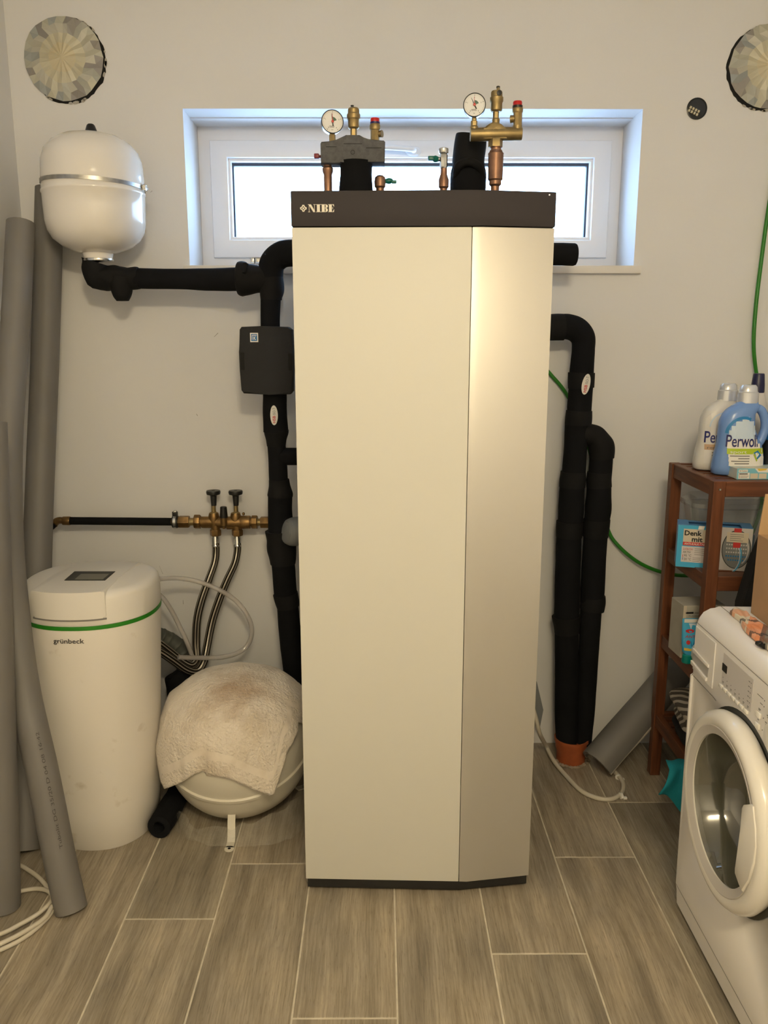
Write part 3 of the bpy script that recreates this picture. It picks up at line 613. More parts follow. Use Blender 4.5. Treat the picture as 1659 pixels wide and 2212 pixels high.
# ---- black elbow pipe behind it
YE=-0.42
a=PY(1012,380,YE); EP=Thing('insulated_elbow_pipe','fat black foam-wrapped elbow rising from heat pump top behind brass group','insulated pipe',(a.x,YE,1.806))
bm=NB(); ptube(bm,[(1010,430,YE,38),(1011,395,YE,39),(1012,372,YE,38),(1013,356,YE,34)],n=24,wob=0.03); part('lower_cover',bm,foam,EP)
bm=NB(); ptube(bm,[(1012,368,YE+0.02,35),(1012,345,YE+0.02,35),(1015,320,YE+0.025,35),(1017,300,YE+0.03,34),(1018,293,YE+0.03,33)],n=24,wob=0.03); part('upper_cover',bm,foam2,EP)
bm=NB(); ptube(bm,[(985,383,YE-0.02,8),(990,360,YE-0.045,9),(1012,350,YE-0.055,9),(1034,360,YE-0.045,9),(1041,383,YE-0.02,8)],n=12,wob=0.05); part('sleeve',bm,foam2,EP)

# ================================================================== EXPANSION VESSEL ON THE WALL
VX,VY=-0.873,-0.175; RV=0.150
EV=Thing('expansion_vessel','glossy white round-ended expansion vessel strapped to the wall at upper left','expansion tank',(VX,VY,1.715))
bm=NB(); prof=[(0,2.083),(0.045,2.080),(0.085,2.070),(0.115,2.053),(0.137,2.028),(0.147,2.0),(0.150,1.95),(0.150,1.915),(0.1525,1.912),(0.1525,1.906),(0.150,1.903),(0.149,1.86),(0.1475,1.825),(0.142,1.798),(0.128,1.774),(0.103,1.755),(0.075,1.743),(0.054,1.736),(0.046,1.735),(0.043,1.722),(0.043,1.718),(0,1.718)]
lathe(bm,prof[::-1],(VX,VY,0),n=56); part('vessel_body',bm,enamel,EV,60)
bm=NB(); lathe(bm,[(0,1.711),(0.046,1.711),(0.047,1.715),(0.046,1.7185),(0,1.7185)],(VX,VY,0),n=32); part('flange_ring',bm,chrome,EV)
bm=NB(); a=PY(196,286,VY); lathe(bm,[(0,2.078),(0.0185,2.078),(0.018,2.086),(0.012,2.103),(0.008,2.107),(0,2.108)],(VX+0.004,VY,0),n=24); part('valve_cap',bm,blackp,EV)
bm=NB(); n=56; vs=[]
for i in range(n):
    a=2*PI*i/n; c,s=math.cos(a),math.sin(a)
    vs.append([bm.verts.new((VX+r*c,VY+r*s,z-0.006*c)) for r,z in ((0.1505,1.926),(0.1525,1.926),(0.1525,1.937),(0.1505,1.937))])
for i in range(n):
    for k in range(4): bm.faces.new((vs[i][k],vs[i][(k+1)%4],vs[(i+1)%n][(k+1)%4],vs[(i+1)%n][k]))
b=part('clamp_band',bm,zinc,EV)
bm=NB(); box(bm,(VX+0.148,VY-0.012,1.917),(VX+0.162,VY+0.012,1.936),0.003); tube(bm,[(VX+0.158,VY-0.018,1.927,0.005),(VX+0.158,VY+0.018,1.927,0.005)],n=10); part('band_screw',bm,chrome,(EV,b))
bm=NB(); box(bm,(VX-0.02,-0.03,1.90),(VX+0.02,0.0,1.96),0.003); part('wall_bracket',bm,zinc,EV)

# ================================================================== LEFT PIPEWORK
YP=-0.17
a=PY(400,602,YP); LP=Thing('insulated_pipe','lumpy black foam-wrapped pipe running level from under the white vessel to the heat pump','insulated pipe',(a.x,YP,a.z))
bm=NB(); ptube(bm,[(208,566,-0.175,30),(205,580,-0.175,27),(208,596,YP,27),(226,600,YP,26),(250,602,YP,27),(272,602,YP,25),(300,601,YP,22)],n=22,wob=0.16,wfreq=35); ptube(bm,[(262,598,YP-0.01,24),(262,620,YP-0.01,24),(264,638,YP-0.01,20),(265,650,YP-0.01,13)],n=18,wob=0.15,wfreq=35); ptube(bm,[(196,590,YP-0.01,14),(205,608,YP-0.01,12),(218,618,YP-0.01,6)],n=14,wob=0.2,wfreq=40); part('elbow_wrap',bm,foam2,LP)
bm=NB(); ptube(bm,[(292,601,YP,22),(330,602,YP,21.5),(400,603,YP,22),(470,604,YP,24),(516,603,YP,25)],n=22,wob=0.05,wfreq=15); part('pipe_cover',bm,foam,LP)
bm=NB(); ptube(bm,[(511,603,YP,26),(514,603,YP,33),(524,603,YP,36),(536,604,YP,33),(552,603,YP,29),(566,603,YP,27),(580,603,YP,24)],n=22,wob=0.07,wfreq=25); part('sleeve',bm,foam2,LP)
bm=NB(); ptube(bm,[(530,560+11,YP-0.035,7),(527,590,YP-0.05,4)],n=8); part('tape_end',bm,foam2,LP)
a=PY(588,620,YP); RP=Thing('insulated_riser','black foam-wrapped riser with a swan-neck top beside the heat pump’s left edge','insulated pipe',(a.x,YP,0.4))
RP.o['label']='black foam-wrapped riser with an arched top along the left edge of the heat pump'
bm=NB(); ptube(bm,[(800,549,YP,27),(720,548,YP,27),(650,547,YP-0.01,27),(628,547,YP-0.01,28),(606,552,YP,28),(589,568,YP,27.5),(585,592,YP,27),(586,620,YP,26)],n=24,k=7,wob=0.04); part('top_elbow',bm,foam,RP)
bm=NB(); ptube(bm,[(585,600,YP,27),(587,625,YP,27),(586,640,YP,24),(586,648,YP,23)],n=24,wob=0.04); part('sleeve',bm,foam2,RP)
bm=NB(); ptube(bm,[(585,640,YP,22),(584,680,YP,21),(584,720,YP,20.5)],n=22,wob=0.03); part('pipe_cover',bm,foam,RP)
bm=NB(); ptube(bm,[(594,840,YP,26),(594,890,YP,26),(596,932,YP,27)],n=24,wob=0.03); cov=part('pipe_cover',bm,foam,RP)
bm=NB(); ptube(bm,[(597,928,YP,26.5),(597,936,YP,26),(597,950,YP,22),(597,964,YP,20)],n=22,wob=0.05); part('sleeve',bm,foam2,RP)
bm=NB(); ptube(bm,[(597,955,YP,19.5),(600,1000,YP,20),(602,1042,YP,20)],n=22,wob=0.03); ptube(bm,[(600,986,YP,19),(640,986,YP,19),(665,986,YP,19),(800,986,YP,19)],n=20,wob=0.03); part('tee_cover',bm,foam,RP)
bm=NB(); ptube(bm,[(603,1036,YP,21.5),(604,1050,YP,23),(605,1066,YP,27),(605,1072,YP,27)],n=22,wob=0.04); part('sleeve',bm,foam2,RP)
bm=NB(); ptube(bm,[(605,1066,YP,26),(605,1100,YP,26.5),(606,1150,YP,27)],n=22,wob=0.04); part('pipe_cover',bm,foam,RP)
bm=NB(); ptube(bm,[(605,1146,YP,31),(607,1170,YP,31),(610,1200,YP,29.5),(611,1218,YP,27)],n=22,wob=0.08,wfreq=30); part('sleeve',bm,foam2,RP)
bm=NB(); ptube(bm,[(611,1212,YP,25),(615,1260,YP,25),(618,1290,YP,25)],n=22,wob=0.04); part('pipe_cover',bm,foam,RP)
bm=NB(); ptube(bm,[(617,1282,YP,27),(620,1300,YP,26),(622,1312,YP,24)],n=22,wob=0.06); part('sleeve',bm,foam2,RP)
bm=NB(); ptube(bm,[(621,1308,YP,23),(628,1380,YP,24),(640,1470,YP,25),(655,1560,YP,27)],n=22,wob=0.04); part('pipe_cover',bm,foam,RP)
def oval_sticker(T,cov,px,py,Yp,cxp,hwp,hw,hh,tilt=0.0):
    cc=PY(cxp,py,Yp); s=SC(cc); R=hwp/s*1.05+0.0012; c=PY(px,py,Yp-R*0.97); w_=hw/s; h_=hh/s
    ux=Vector((math.cos(tilt),0,-math.sin(tilt))); uy=Vector((math.sin(tilt),0,math.cos(tilt)))
    def fn(x,y,l):
        p=c+ux*x+uy*y; d=abs(p.x-cc.x); p.y=Yp-math.sqrt(max(R*R-d*d,1e-9))-0.0007*(l+1); return p
    P=Print(fn); P.ring(0,0,w_,h_,w_*0.999,mat('sticker_white',(0.74,0.72,0.68),0.4),0,32)
    P.text('HSB',w_*0.36,-h_*0.78,w_*0.72,redink,1,width=h_*0.72,bold=0.02,rot=PI/2); P.text('ISO-T',w_*0.36,h_*0.04,w_*0.66,greyink,1,width=h_*0.72,rot=PI/2)
    P.build((T,cov),'sticker')
oval_sticker(RP,cov,592,897,YP,594,26,8,21)
# pump box
a=PY(575,780,-0.2); PB=Thing('pump_insulation_box','charcoal moulded foam box clipped round the riser, with small blue logo square','pump housing',(a.x,-0.17,a.z-0.1))
bm=NB(); Yf=-0.235
prism(bm,pxpoly([(517,712),(521,706),(570,704),(622,706),(630,712),(632,760),(633,800),(632,846),(627,852),(580,853),(526,850),(521,843),(518,800),(516,760)],Yf),'y',Yf,Yf+0.055,0.006); f=part('front_shell',bm,epp,PB)
bm=NB(); prism(bm,pxpoly([(520,712),(628,712),(631,846),(523,845)],Yf+0.055),'y',Yf+0.056,-0.115,0.004); part('rear_shell',bm,epp,PB)
for q,s in (((519,761),1),((622,763),-1)):
    A=PY(*q,Yf-0.001); B=PY(q[0]+9,q[1]+38,Yf-0.001); bm=NB(); box(bm,(A.x,Yf-0.003,B.z),(B.x,Yf+0.03,A.z),0.002); part('clip',bm,dark,PB)
A=PY(540,719,Yf); B=PY(558,739,Yf); P=Print(plane_fn((A.x,Yf,B.z),(1,0,0),(0,0,1),0.0006)); w_=B.x-A.x; h_=A.z-B.z
P.grid(0,0,w_,h_,whitep,lay=0); P.grid(w_*0.12,h_*0.12,w_*0.88,h_*0.88,blueink,lay=1)
P.grid(w_*0.22,h_*0.24,w_*0.30,h_*0.78,whitep,lay=2); P.grid(w_*0.22,h_*0.70,w_*0.80,h_*0.78,whitep,lay=2); P.text('K',w_*0.42,h_*0.24,h_*0.38,whitep,2,width=w_*0.34,bold=0.02)
P.build((PB,f),'emblem')
# grey drain pipe end behind
a=PY(630,1148,-0.22); DP=NB(); ptube(DP,[(616,1150,-0.235,20),(620,1150,-0.232,27),(632,1149,-0.225,31),(650,1146,-0.22,31),(680,1142,-0.21,31),(800,1136,-0.20,31)],n=24)
single('grey_drain_pipe',DP,greypipe,'short grey plastic pipe end poking out between black riser and heat pump','pipe')
# ================================================================== BRASS WATER CONNECTION
YV=-0.075
a=PY(490,1127,YV); WV=Thing('water_valve_block','brass twin-valve water connection with two black handwheels on the wall','valve',(a.x,YV,a.z))
def hl(bm,x0,x1,y,hw,n=20,Y=YV,hw2=None):
    A=PY(x0,y,Y); B=PY(x1,y,Y); s=SC(A); r=hw/s; r2=(hw2 or hw)/s; L=B.x-A.x
    lathe(bm,[(0,0),(r*0.95,0),(r,L*0.08),(r2,L*0.92),(r2*0.95,L),(0,L)],A,(1,0,0),n)
bm=NB(); hl(bm,386,409,1127,13.5,6); part('hex_nut',bm,brassd,WV)
bm=NB(); hl(bm,407,422,1127,8.5,12); part('nipple',bm,brass,WV)
bm=NB(); hl(bm,420,433,1127,15.5,8); part('union_nut',bm,brassd,WV)
bm=NB(); hl(bm,432,480,1127,11.5); hl(bm,470,530,1128,12.5); hl(bm,520,541,1128,14.5); px_lathe(bm,463,[(8,1140),(12,1130),(12,1116),(11,1112),(10,1108)],YV); px_lathe(bm,510,[(8,1140),(12,1130),(12,1116),(11,1112),(10,1108)],YV); px_lathe(bm,466,[(9,1148),(10,1138),(10,1125)],YV); px_lathe(bm,512,[(9,1148),(10,1138),(10,1125)],YV)
A=PY(526,1110,YV); lathe(bm,[(0,-0.006),(0.004,-0.004),(0.005,0),(0.004,0.004),(0,0.006)],A,n=12); hl(bm,436,500,1133,8); hl(bm,490,520,1135,9); part('valve_body',bm,brassd,WV)
bm=NB(); hl(bm,540,546,1128,9,16); hl(bm,544,556,1128,15,8); part('union_nut',bm,brassd,WV)
bm=NB(); hl(bm,554,566,1128,8,12); part('nipple',bm,brass,WV)
bm=NB(); hl(bm,563,582,1128,13,6); part('hex_nut',bm,brassd,WV)
for x in (462,510):
    bm=NB(); px_lathe(bm,x,[(10,1112),(8,1107),(4.8,1105),(4.8,1090)],YV); part('stem',bm,brass,WV)
    bm=NB(); px_lathe(bm,x,[(5.5,1092),(6.5,1080),(7,1071),(9,1069),(14.5,1067.5),(15.5,1063),(14.5,1059.5),(4,1059),(3.5,1060.5)],YV); part('handwheel',bm,blackp,WV)
bm=NB(); px_lathe(bm,484,[(3,1142),(3.5,1138),(7,1135),(7.5,1117)],YV-0.022); part('drain_boss',bm,brassd,WV)
bm=NB(); px_lathe(bm,483.5,[(8.5,1118),(8.5,1115),(7,1095),(5,1094)],YV-0.022); part('drain_cap',bm,blackp,WV)
for x in (466,513):
    bm=NB(); px_lathe(bm,x,[(11,1157),(12,1155),(12,1145),(10,1143)],YV,n=6); part('hose_nut',bm,brassd,WV)
# insulated supply pipe
a=PY(260,1126,YV); SP=Thing('supply_pipe','thin black-sleeved water pipe with brass elbow, level along the wall above the softener','pipe',(a.x,YV,a.z))
bm=NB(); ptube(bm,[(150,1125,YV,8.5),(260,1126,YV,8.5),(371,1127,YV,8.5)],n=16,wob=0.03); part('foam_sleeve',bm,foam,SP)
bm=NB(); hl(bm,366,392,1127,7.5); part('pipe_end',bm,brass,SP)
bm=NB(); hl(bm,136,152,1125,9.5,20); ptube(bm,[(138,1125,YV,7),(128,1124,YV,7.5),(120,1128,YV+0.005,8),(116,1134,YV+0.005,8)],n=14); part('elbow',bm,brassd,SP)
bm=NB(); ptube(bm,[(118,1130,YV,8),(108,1138,YV,9),(95,1142,YV,9)],n=14); part('pipe_end',bm,foam,SP)
bm=NB(); A=PY(379,1127,YV); lathe(bm,[(0,0),(0.021,0),(0.022,0.002),(0.022,0.016),(0.021,0.018),(0,0.018)],(A.x-0.009,YV,A.z),(1,0,0),24); box(bm,(A.x-0.009,YV-0.006,A.z+0.018),(A.x+0.009,YV+0.006,A.z+0.036),0.002); tube(bm,[(A.x,YV,A.z,0.004),(A.x,0.0,A.z,0.004)],n=8); cl=part('pipe_clamp',bm,blackp,SP)
bm=NB(); lathe(bm,[(0.022,0),(0.0235,0),(0.0235,0.009),(0.022,0.009)],(A.x-0.0045,YV,A.z),(1,0,0),24,ends='loop'); box(bm,(A.x-0.005,YV-0.008,A.z+0.033),(A.x+0.005,YV+0.008,A.z+0.039),0.001); part('clamp_band',bm,chrome,(SP,cl))
# hoses
for nm,lb,L,fx_ in (('braided_hose','left braided steel hose hanging from the brass twin valve',[(466,1172,YV,8),(467,1190,YV,8),(464,1215,YV-0.01,8),(452,1250,YV-0.03,8.5),(436,1295,YV-0.05,9),(426,1340,YV-0.06,9),(424,1390,YV-0.07,9),(425,1422,YV-0.09,9),(412,1436,YV-0.11,9),(388,1424,YV-0.13,9),(362,1404,YV-0.16,9),(335,1385,YV-0.2,9),(300,1372,-0.31,9)],466),
    ('braided_hose','right braided steel hose hanging from the brass twin valve',[(513,1172,YV,8),(513,1190,YV,8),(507,1218,YV-0.01,8),(490,1255,YV-0.02,8.5),(472,1300,YV-0.03,9),(458,1345,YV-0.04,9),(447,1400,YV-0.07,9),(440,1432,YV-0.10,9),(426,1450,YV-0.12,9),(402,1446,YV-0.14,9),(370,1424,YV-0.17,9),(335,1402,YV-0.21,9),(300,1392,-0.31,9)],513)):
    a=PY(L[5][0],L[5][1],L[5][2]); H=Thing(nm,lb,'hose',(a.x,a.y,a.z),'braided water hoses')
    bm=NB(); ptube(bm,L,n=18,k=6); part('hose_braid',bm,braid,H)
    bm=NB(); px_lathe(bm,fx_,[(8.5,1180),(9,1178),(8,1176),(8,1162),(7,1160),(7,1155)],YV); part('ferrule',bm,chrome,H)
bm=NB(); ptube(bm,[(300,1262,-0.32,5),(325,1256,-0.25,5),(345,1251,-0.2,5),(385,1249,-0.16,5),(430,1257,-0.14,5.2),(475,1275,-0.13,5.2),(512,1300,-0.12,5.2),(537,1335,-0.12,5.2),(544,1365,-0.12,5.2),(535,1393,-0.12,5.2),(512,1411,-0.14,5.2),(475,1420,-0.17,5.2),(430,1421,-0.20,5.2),(385,1420,-0.24,5.2)],n=14,k=6)
single('clear_hose',bm,HOSE,'clear plastic hose looping in a wide arc right of the softener','hose')
bm=NB(); ptube(bm,[(300,1262,-0.31,5),(330,1276,-0.22,5),(352,1292,-0.2,5),(372,1322,-0.18,5),(390,1358,-0.17,5),(404,1388,-0.17,5),(418,1425,-0.17,5),(425,1450,-0.17,5)],n=14,k=6)
single('clear_hose',bm,HOSE,'clear plastic hose dropping straight behind the braided hoses','hose')
bm=NB(); L=[]
base=[(300,1362,-0.16,15),(330,1368,-0.13,16),(352,1378,-0.11,19),(380,1396,-0.10,20),(398,1420,-0.095,20),(402,1450,-0.09,19),(400,1500,-0.09,18)]
S=catmull([pt(*q) for q in base],10)
S=[(p[0],p[1],p[2],p[3]*(1.07 if i%6==0 else 1.0)) for i,p in enumerate(S)]
tube(bm,S,n=18,spline=False); single('corrugated_hose',bm,mat('olive_grey_rubber',(0.07,0.075,0.065),0.6),'dark grey ribbed drain hose bend behind the softener','hose')

# ================================================================== SOFTENER
SCX,SCY=-0.852,-0.492
WS=Thing('water_softener','rounded matte white water softener with a green stripe and sloping display lid','water softener',(SCX,SCY,0))
def sup(a,b,ang,e=2.35):
    c,s=math.cos(ang),math.sin(ang); return (a*abs(c)**(2/e)*(1 if c>=0 else -1),b*abs(s)**(2/e)*(1 if s>=0 else -1))
def loft(bm,rows,cx,cy,n=64,e=2.35):
    R=[]
    for z,a,b,dx,dy in rows: R.append([bm.verts.new((cx+dx+sup(a,b,2*PI*i/n,e)[0],cy+dy+sup(a,b,2*PI*i/n,e)[1],z)) for i in range(n)])
    for A,B in zip(R,R[1:]):
        for i in range(n): bm.faces.new((A[i],A[(i+1)%n],B[(i+1)%n],B[i]))
    bm.faces.new(R[0]); bm.faces.new(R[-1]); return R
bm=NB(); loft(bm,[(0,0.146,0.168,0,0),(0.004,0.149,0.171,0,0),(0.12,0.157,0.177,0,0),(0.30,0.168,0.183,0,0),(0.48,0.178,0.186,0,0),(0.62,0.186,0.189,0,0),(0.688,0.190,0.190,0,0),(0.694,0.189,0.189,0,0)],SCX,SCY,e=2.2); bd=part('tank_body',bm,scuff,WS)
bm=NB(); loft(bm,[(0.690,0.1915,0.1915,0,0),(0.701,0.1915,0.1915,0,0)],SCX,SCY,e=2.2); part('stripe',bm,green,WS,label='green stripe')
bm=NB(); loft(bm,[(0.7005,0.189,0.189,0,0),(0.703,0.191,0.191,0,0),(0.772,0.190,0.190,0,0),(0.783,0.187,0.187,0,0),(0.790,0.179,0.179,0,0),(0.794,0.165,0.165,0,0),(0.798,0.08,0.08,0,0),(0.7985,0.01,0.01,0,0)],SCX,SCY,e=2.2); lid=part('lid',bm,softw,WS,40)
# front flap
def arc(a,b,x0,x1,n=24):
    out=[]
    for i in range(721):
        t=PI+PI*i/720; p=sup(a,b,t,2.2)
        if x0<=p[0]<=x1: out.append(p)
    st=max(1,len(out)//n); q=out[::st]; return q if q[-1]==out[-1] else q+[out[-1]]
fl=[(SCX+x,SCY+y) for x,y in arc(0.1935,0.1935,-0.112,0.095)]
fl+=[(SCX+0.095,SCY+0.02),(SCX+0.110,SCY+0.125),(SCX-0.085,SCY+0.125),(SCX-0.112,SCY+0.0)]
bm=NB(); prism(bm,fl,'z',0.722,0.799,0.006); flap=part('flap',bm,softw,WS,35)
bm=NB(); prism(bm,[(SCX+(x)*1.004,SCY+(y)*1.0) for x,y in arc(0.1925,0.1925,-0.112,0.095)]+[(SCX+0.09,SCY-0.1),(SCX-0.1,SCY-0.1)],'z',0.717,0.7215); part('flap_gap',bm,seam_m,(WS,lid))
# display
def pz(L,z): return [(PZ(x,y,z).x,PZ(x,y,z).y) for x,y in L]
bm=NB(); prism(bm,pz([(139,1254),(161,1235),(249,1235),(227,1254)],0.799),'z',0.796,0.8003); ds=part('display',bm,scr,(WS,flap),label='dark display window')
bm=NB(); prism(bm,pz([(161,1252),(175,1240),(236,1240),(222,1252)],0.80),'z',0.7995,0.8007); part('screen',bm,lcd,(WS,flap),label='grey screen')
c=PZ(153,1380,0); a=PY(121,1384,-0.66); ang0=math.atan2(-0.168,a.x-SCX)
zl=a.z
def wrap(x,y,l):
    t=(a.x-SCX)+x; r=0.190+0.0008*(l+1); e=2.2; t=max(-r*0.99,min(r*0.99,t))
    return Vector((SCX+t,SCY-r*(1-abs(t/r)**e)**(1/e),zl+y))
P=Print(wrap); P.text('grünbeck',0,0,0.0135,mat('soft_ink',(0.02,0.02,0.02),0.5),0,bold=0.012,width=(PY(185,1384,-0.67).x-a.x)); P.build((WS,bd),'lettering')

# ================================================================== FLOOR TANK AND TOWEL
TX,TY=-0.452,-0.425; TR=0.228
FT=Thing('pressure_tank','squat white pressure tank on stubby legs beside the softener, mostly under a towel','pressure tank',(TX,TY,0))
tp=[(0,0.055),(0.08,0.058),(0.14,0.072),(0.19,0.105),(0.217,0.145),(0.227,0.172),(0.232,0.175),(0.2325,0.184),(0.228,0.187),(0.228,0.27),(0.219,0.33),(0.195,0.385),(0.15,0.425),(0.09,0.450),(0.04,0.458),(0,0.460)]
TT=math.radians(24); tz=0.234; ep=[]
for i in range(25):
    t=-PI/2+PI*i/24; cx_=abs(math.cos(t))**(2/2.6); sn=abs(math.sin(t))**(2/2.6)*(1 if t>0 else -1); ep.append((0.226*cx_,0.206*sn))
    if i==11: ep+=[(0.2255,-0.008),(0.2315,-0.006)]
    if i==12: ep=ep[:-1]+[(0.2315,0.004),(0.2255,0.007)]
ep[0]=(0,ep[0][1]); ep[-1]=(0,ep[-1][1])
bm=NB(); lathe(bm,ep,(TX,TY,tz),(0,-math.sin(TT),math.cos(TT)),n=64); part('tank_shell',bm,tankw,FT,50)
for k,(an) in enumerate((-PI/2+0.02,-PI/2+2.1,-PI/2-2.1)):
    d=Vector((math.cos(an),math.sin(an),0)); q=Vector((-d.y,d.x,0)); bm=NB()
    pts=[(0.150,0.105),(0.178,0.060),(0.190,0.014),(0.200,0.003),(0.226,0.003)]
    for h0 in (0,):
        prev=None
        for (r,z) in pts:
            c=Vector((TX,TY,0))+d*r+Vector((0,0,z)); t=0.0015
            row=[bm.verts.new(c-q*0.0115+Vector((0,0,t))),bm.verts.new(c+q*0.0115+Vector((0,0,t))),bm.verts.new(c+q*0.0115-d*0.002-Vector((0,0,t))),bm.verts.new(c-q*0.0115-d*0.002-Vector((0,0,t)))]
            if prev:
                for i in range(4): bm.faces.new((prev[i],prev[(i+1)%4],row[(i+1)%4],row[i]))
            prev=row
    c=Vector((TX,TY,0.0015))+d*0.232; lathe(bm,[(0,0),(0.014,0),(0.014,0.003),(0,0.003)],c,n=24)
    lg=part('leg',bm,tankw,FT,30)
    bm=NB(); lathe(bm,[(0,0.003),(0.0045,0.003),(0.0045,0.0036),(0,0.0036)],c,n=16); part('bolt_hole',bm,dark,(FT,lg))
# towel
hem_px=[(362,1702),(375,1697),(395,1688),(425,1668),(441,1664),(444,1672),(470,1675),(500,1681),(530,1695),(550,1704),(566,1709),(577,1713),(588,1690),(599,1650),(610,1622),(630,1592),(650,1560)]
def cylhit(px,py,r):
    d=ray(px,py); ox,oy=C0.x-TX,C0.y-TY; A=d.x**2+d.y**2; B=2*(ox*d.x+oy*d.y); C=ox*ox+oy*oy-r*r; disc=B*B-4*A*C
    if disc<0: disc=0
    t=(-B-math.sqrt(disc))/(2*A); p=C0+d*t; return math.degrees(math.atan2(p.x-TX,-(p.y-TY))),p.z
HT=sorted(cylhit(x,y,TR+0.012) for x,y in hem_px)
HT=[(-180,0.36),(-130,0.33),(-95,0.24),(HT[0][0]-6,HT[0][1]+0.004)]+HT+[(max(HT[-1][0]+8,80),0.30),(110,0.36),(180,0.36)]
def hemz(d):
    for (a,b),(c_,e) in zip(HT,HT[1:]):
        if a<=d<=c_: return b+(e-b)*(d-a)/max(c_-a,1e-6)
    return 0.36
upr=[(r,z) for r,z in tp if z>=0.27][::-1]  # top to widest
def towel_pos(d,s):
    """s: distance along the tank profile from its top, then straight down"""
    L=0
    for (r0,z0),(r1,z1) in zip(upr,upr[1:]):
        k=math.hypot(r1-r0,z1-z0)
        if L+k>=s:
            t=(s-L)/k; return r0+(r1-r0)*t,z0+(z1-z0)*t
        L+=k
    return upr[-1][0],upr[-1][1]-(s-L)
LT=sum(math.hypot(b[0]-a[0],b[1]-a[1]) for a,b in zip(upr,upr[1:]))
bm=NB(); uvl=bm.loops.layers.uv.verify(); nphi=220; ns=46; G=[]; UV=[]
crease=cylhit(548,1600,TR+0.01)[0]; cr2=cylhit(443,1660,TR+0.01)[0]
for i in range(nphi):
    d=-180+360*i/nphi; hz=hemz(d); Smax=LT+(0.27-hz) if hz<0.27 else None
    if Smax is None:
        L=0; Smax=LT
        for (r0,z0),(r1,z1) in zip(upr,upr[1:]):
            if z1<=hz: Smax=L+math.hypot(r1-r0,z1-z0)*(z0-hz)/(z0-z1); break
            L+=math.hypot(r1-r0,z1-z0)
    col=[];uc=[]
    for j in range(ns+1):
        s=Smax*j/ns; r,z=towel_pos(d,s); t=s/0.4
        off=0.009+0.012*max(0,min(1,(s-0.12)/0.25))
        off+=0.006*noise.noise(Vector((d/17.0,s*9,1.3)))*min(1,s/0.1)+0.004*noise.noise(Vector((d/6.0,s*20,7)))*min(1,s/0.15)
        # thicker lap to the right of the crease, vertical tuck at the left
        cd=crease-10+18*min(1,s/0.35)
        if s>0.13: off+=0.020*max(0,min(1,(d-cd)/1.7))*min(1,(s-0.13)/0.1)*max(0,1-max(0,d-cd-26)/14)
        if s>0.26: off-=0.012*max(0,1-abs(d-cr2)/2.2)*min(1,(s-0.26)/0.1)
        if j==ns: off+=0.000
        rr=(r+off) if j else 0.0; a_=math.radians(d); col.append(bm.verts.new((TX+rr*math.sin(a_),TY-rr*math.cos(a_),z+0.006*(1-min(1,s/0.25))))); uc.append((i/nphi,Smax-s))
    G.append(col); UV.append(uc)
for i in range(nphi):
    i2=(i+1)%nphi
    for j in range(ns):
        try:
            f=bm.faces.new((G[i][j],G[i][j+1],G[i2][j+1],G[i2][j]))
            for lp,(a,b) in zip(f.loops,((i,j),(i,j+1),(i2,j+1),(i2,j))): lp[uvl].uv=UV[a][b]
        except ValueError: pass
bmesh.ops.remove_doubles(bm,verts=[c[0] for c in G],dist=0.002)
tw=single('towel',bm,towel_m,'stained cream terry towel draped over the squat white tank','towel',base=(TX,TY,0.0),smooth=80)
sd=tw.modifiers.new('thick','SOLIDIFY'); sd.thickness=0.004; sd.offset=-1
# loose plastic wrap round the foot of the tank
bm=NB(); n=90; m=10; R=[]
for i in range(n+1):
    d=math.radians(-92+190*i/n); row=[]
    w1=min(1,max(0,(math.degrees(d)-5)/40))
    for j in range(m+1):
        t=j/m; rr=0.205+0.02*t+0.035*w1*t+0.010*noise.noise(Vector((d*6,t*3,0)))+0.005*noise.noise(Vector((d*19,t*6,3)))
        zz=(0.045+0.03*w1+0.03*noise.noise(Vector((d*3,0,5))))*(1-t)+0.006+0.006*noise.noise(Vector((d*9,t*4,9)))
        row.append(bm.verts.new((TX+rr*math.sin(d),TY-rr*math.cos(d),max(0.004,zz))))
    R.append(row)
for i in range(n):
    for j in range(m): bm.faces.new((R[i][j],R[i+1][j],R[i+1][j+1],R[i][j+1]))
single('plastic_wrap',bm,WRAP,'crumpled clear plastic film bunched round the foot of the squat tank','plastic sheet',smooth=70)
# black foam offcut between softener and tank
bm=NB(); tube(bm,[(-0.668,-0.600,0.0375,0.036),(-0.662,-0.54,0.038,0.037),(-0.655,-0.42,0.038,0.036),(-0.650,-0.28,0.038,0.035),(-0.65,-0.16,0.04,0.034)],n=22,k=6,wob=0.08,wfreq=20,hollow=0.5)
single('foam_offcut',bm,foam,'black hollow foam tube end on the floor between softener and towelled tank','foam tube')
bm=NB(); p=PY(388,1462,-0.20); tube(bm,[(p.x,-0.19,0.004,0.045),(p.x,-0.19,0.2,0.045),(p.x-0.005,-0.19,0.30,0.045),(p.x-0.010,-0.19,p.z,0.043),(p.x-0.016,-0.19,p.z+0.012,0.03)],n=22,k=6,wob=0.08,wfreq=15)
single('insulated_drain_pipe',bm,foam,'black foam-wrapped upright pipe stub behind the towel under the braided hoses','insulated pipe')

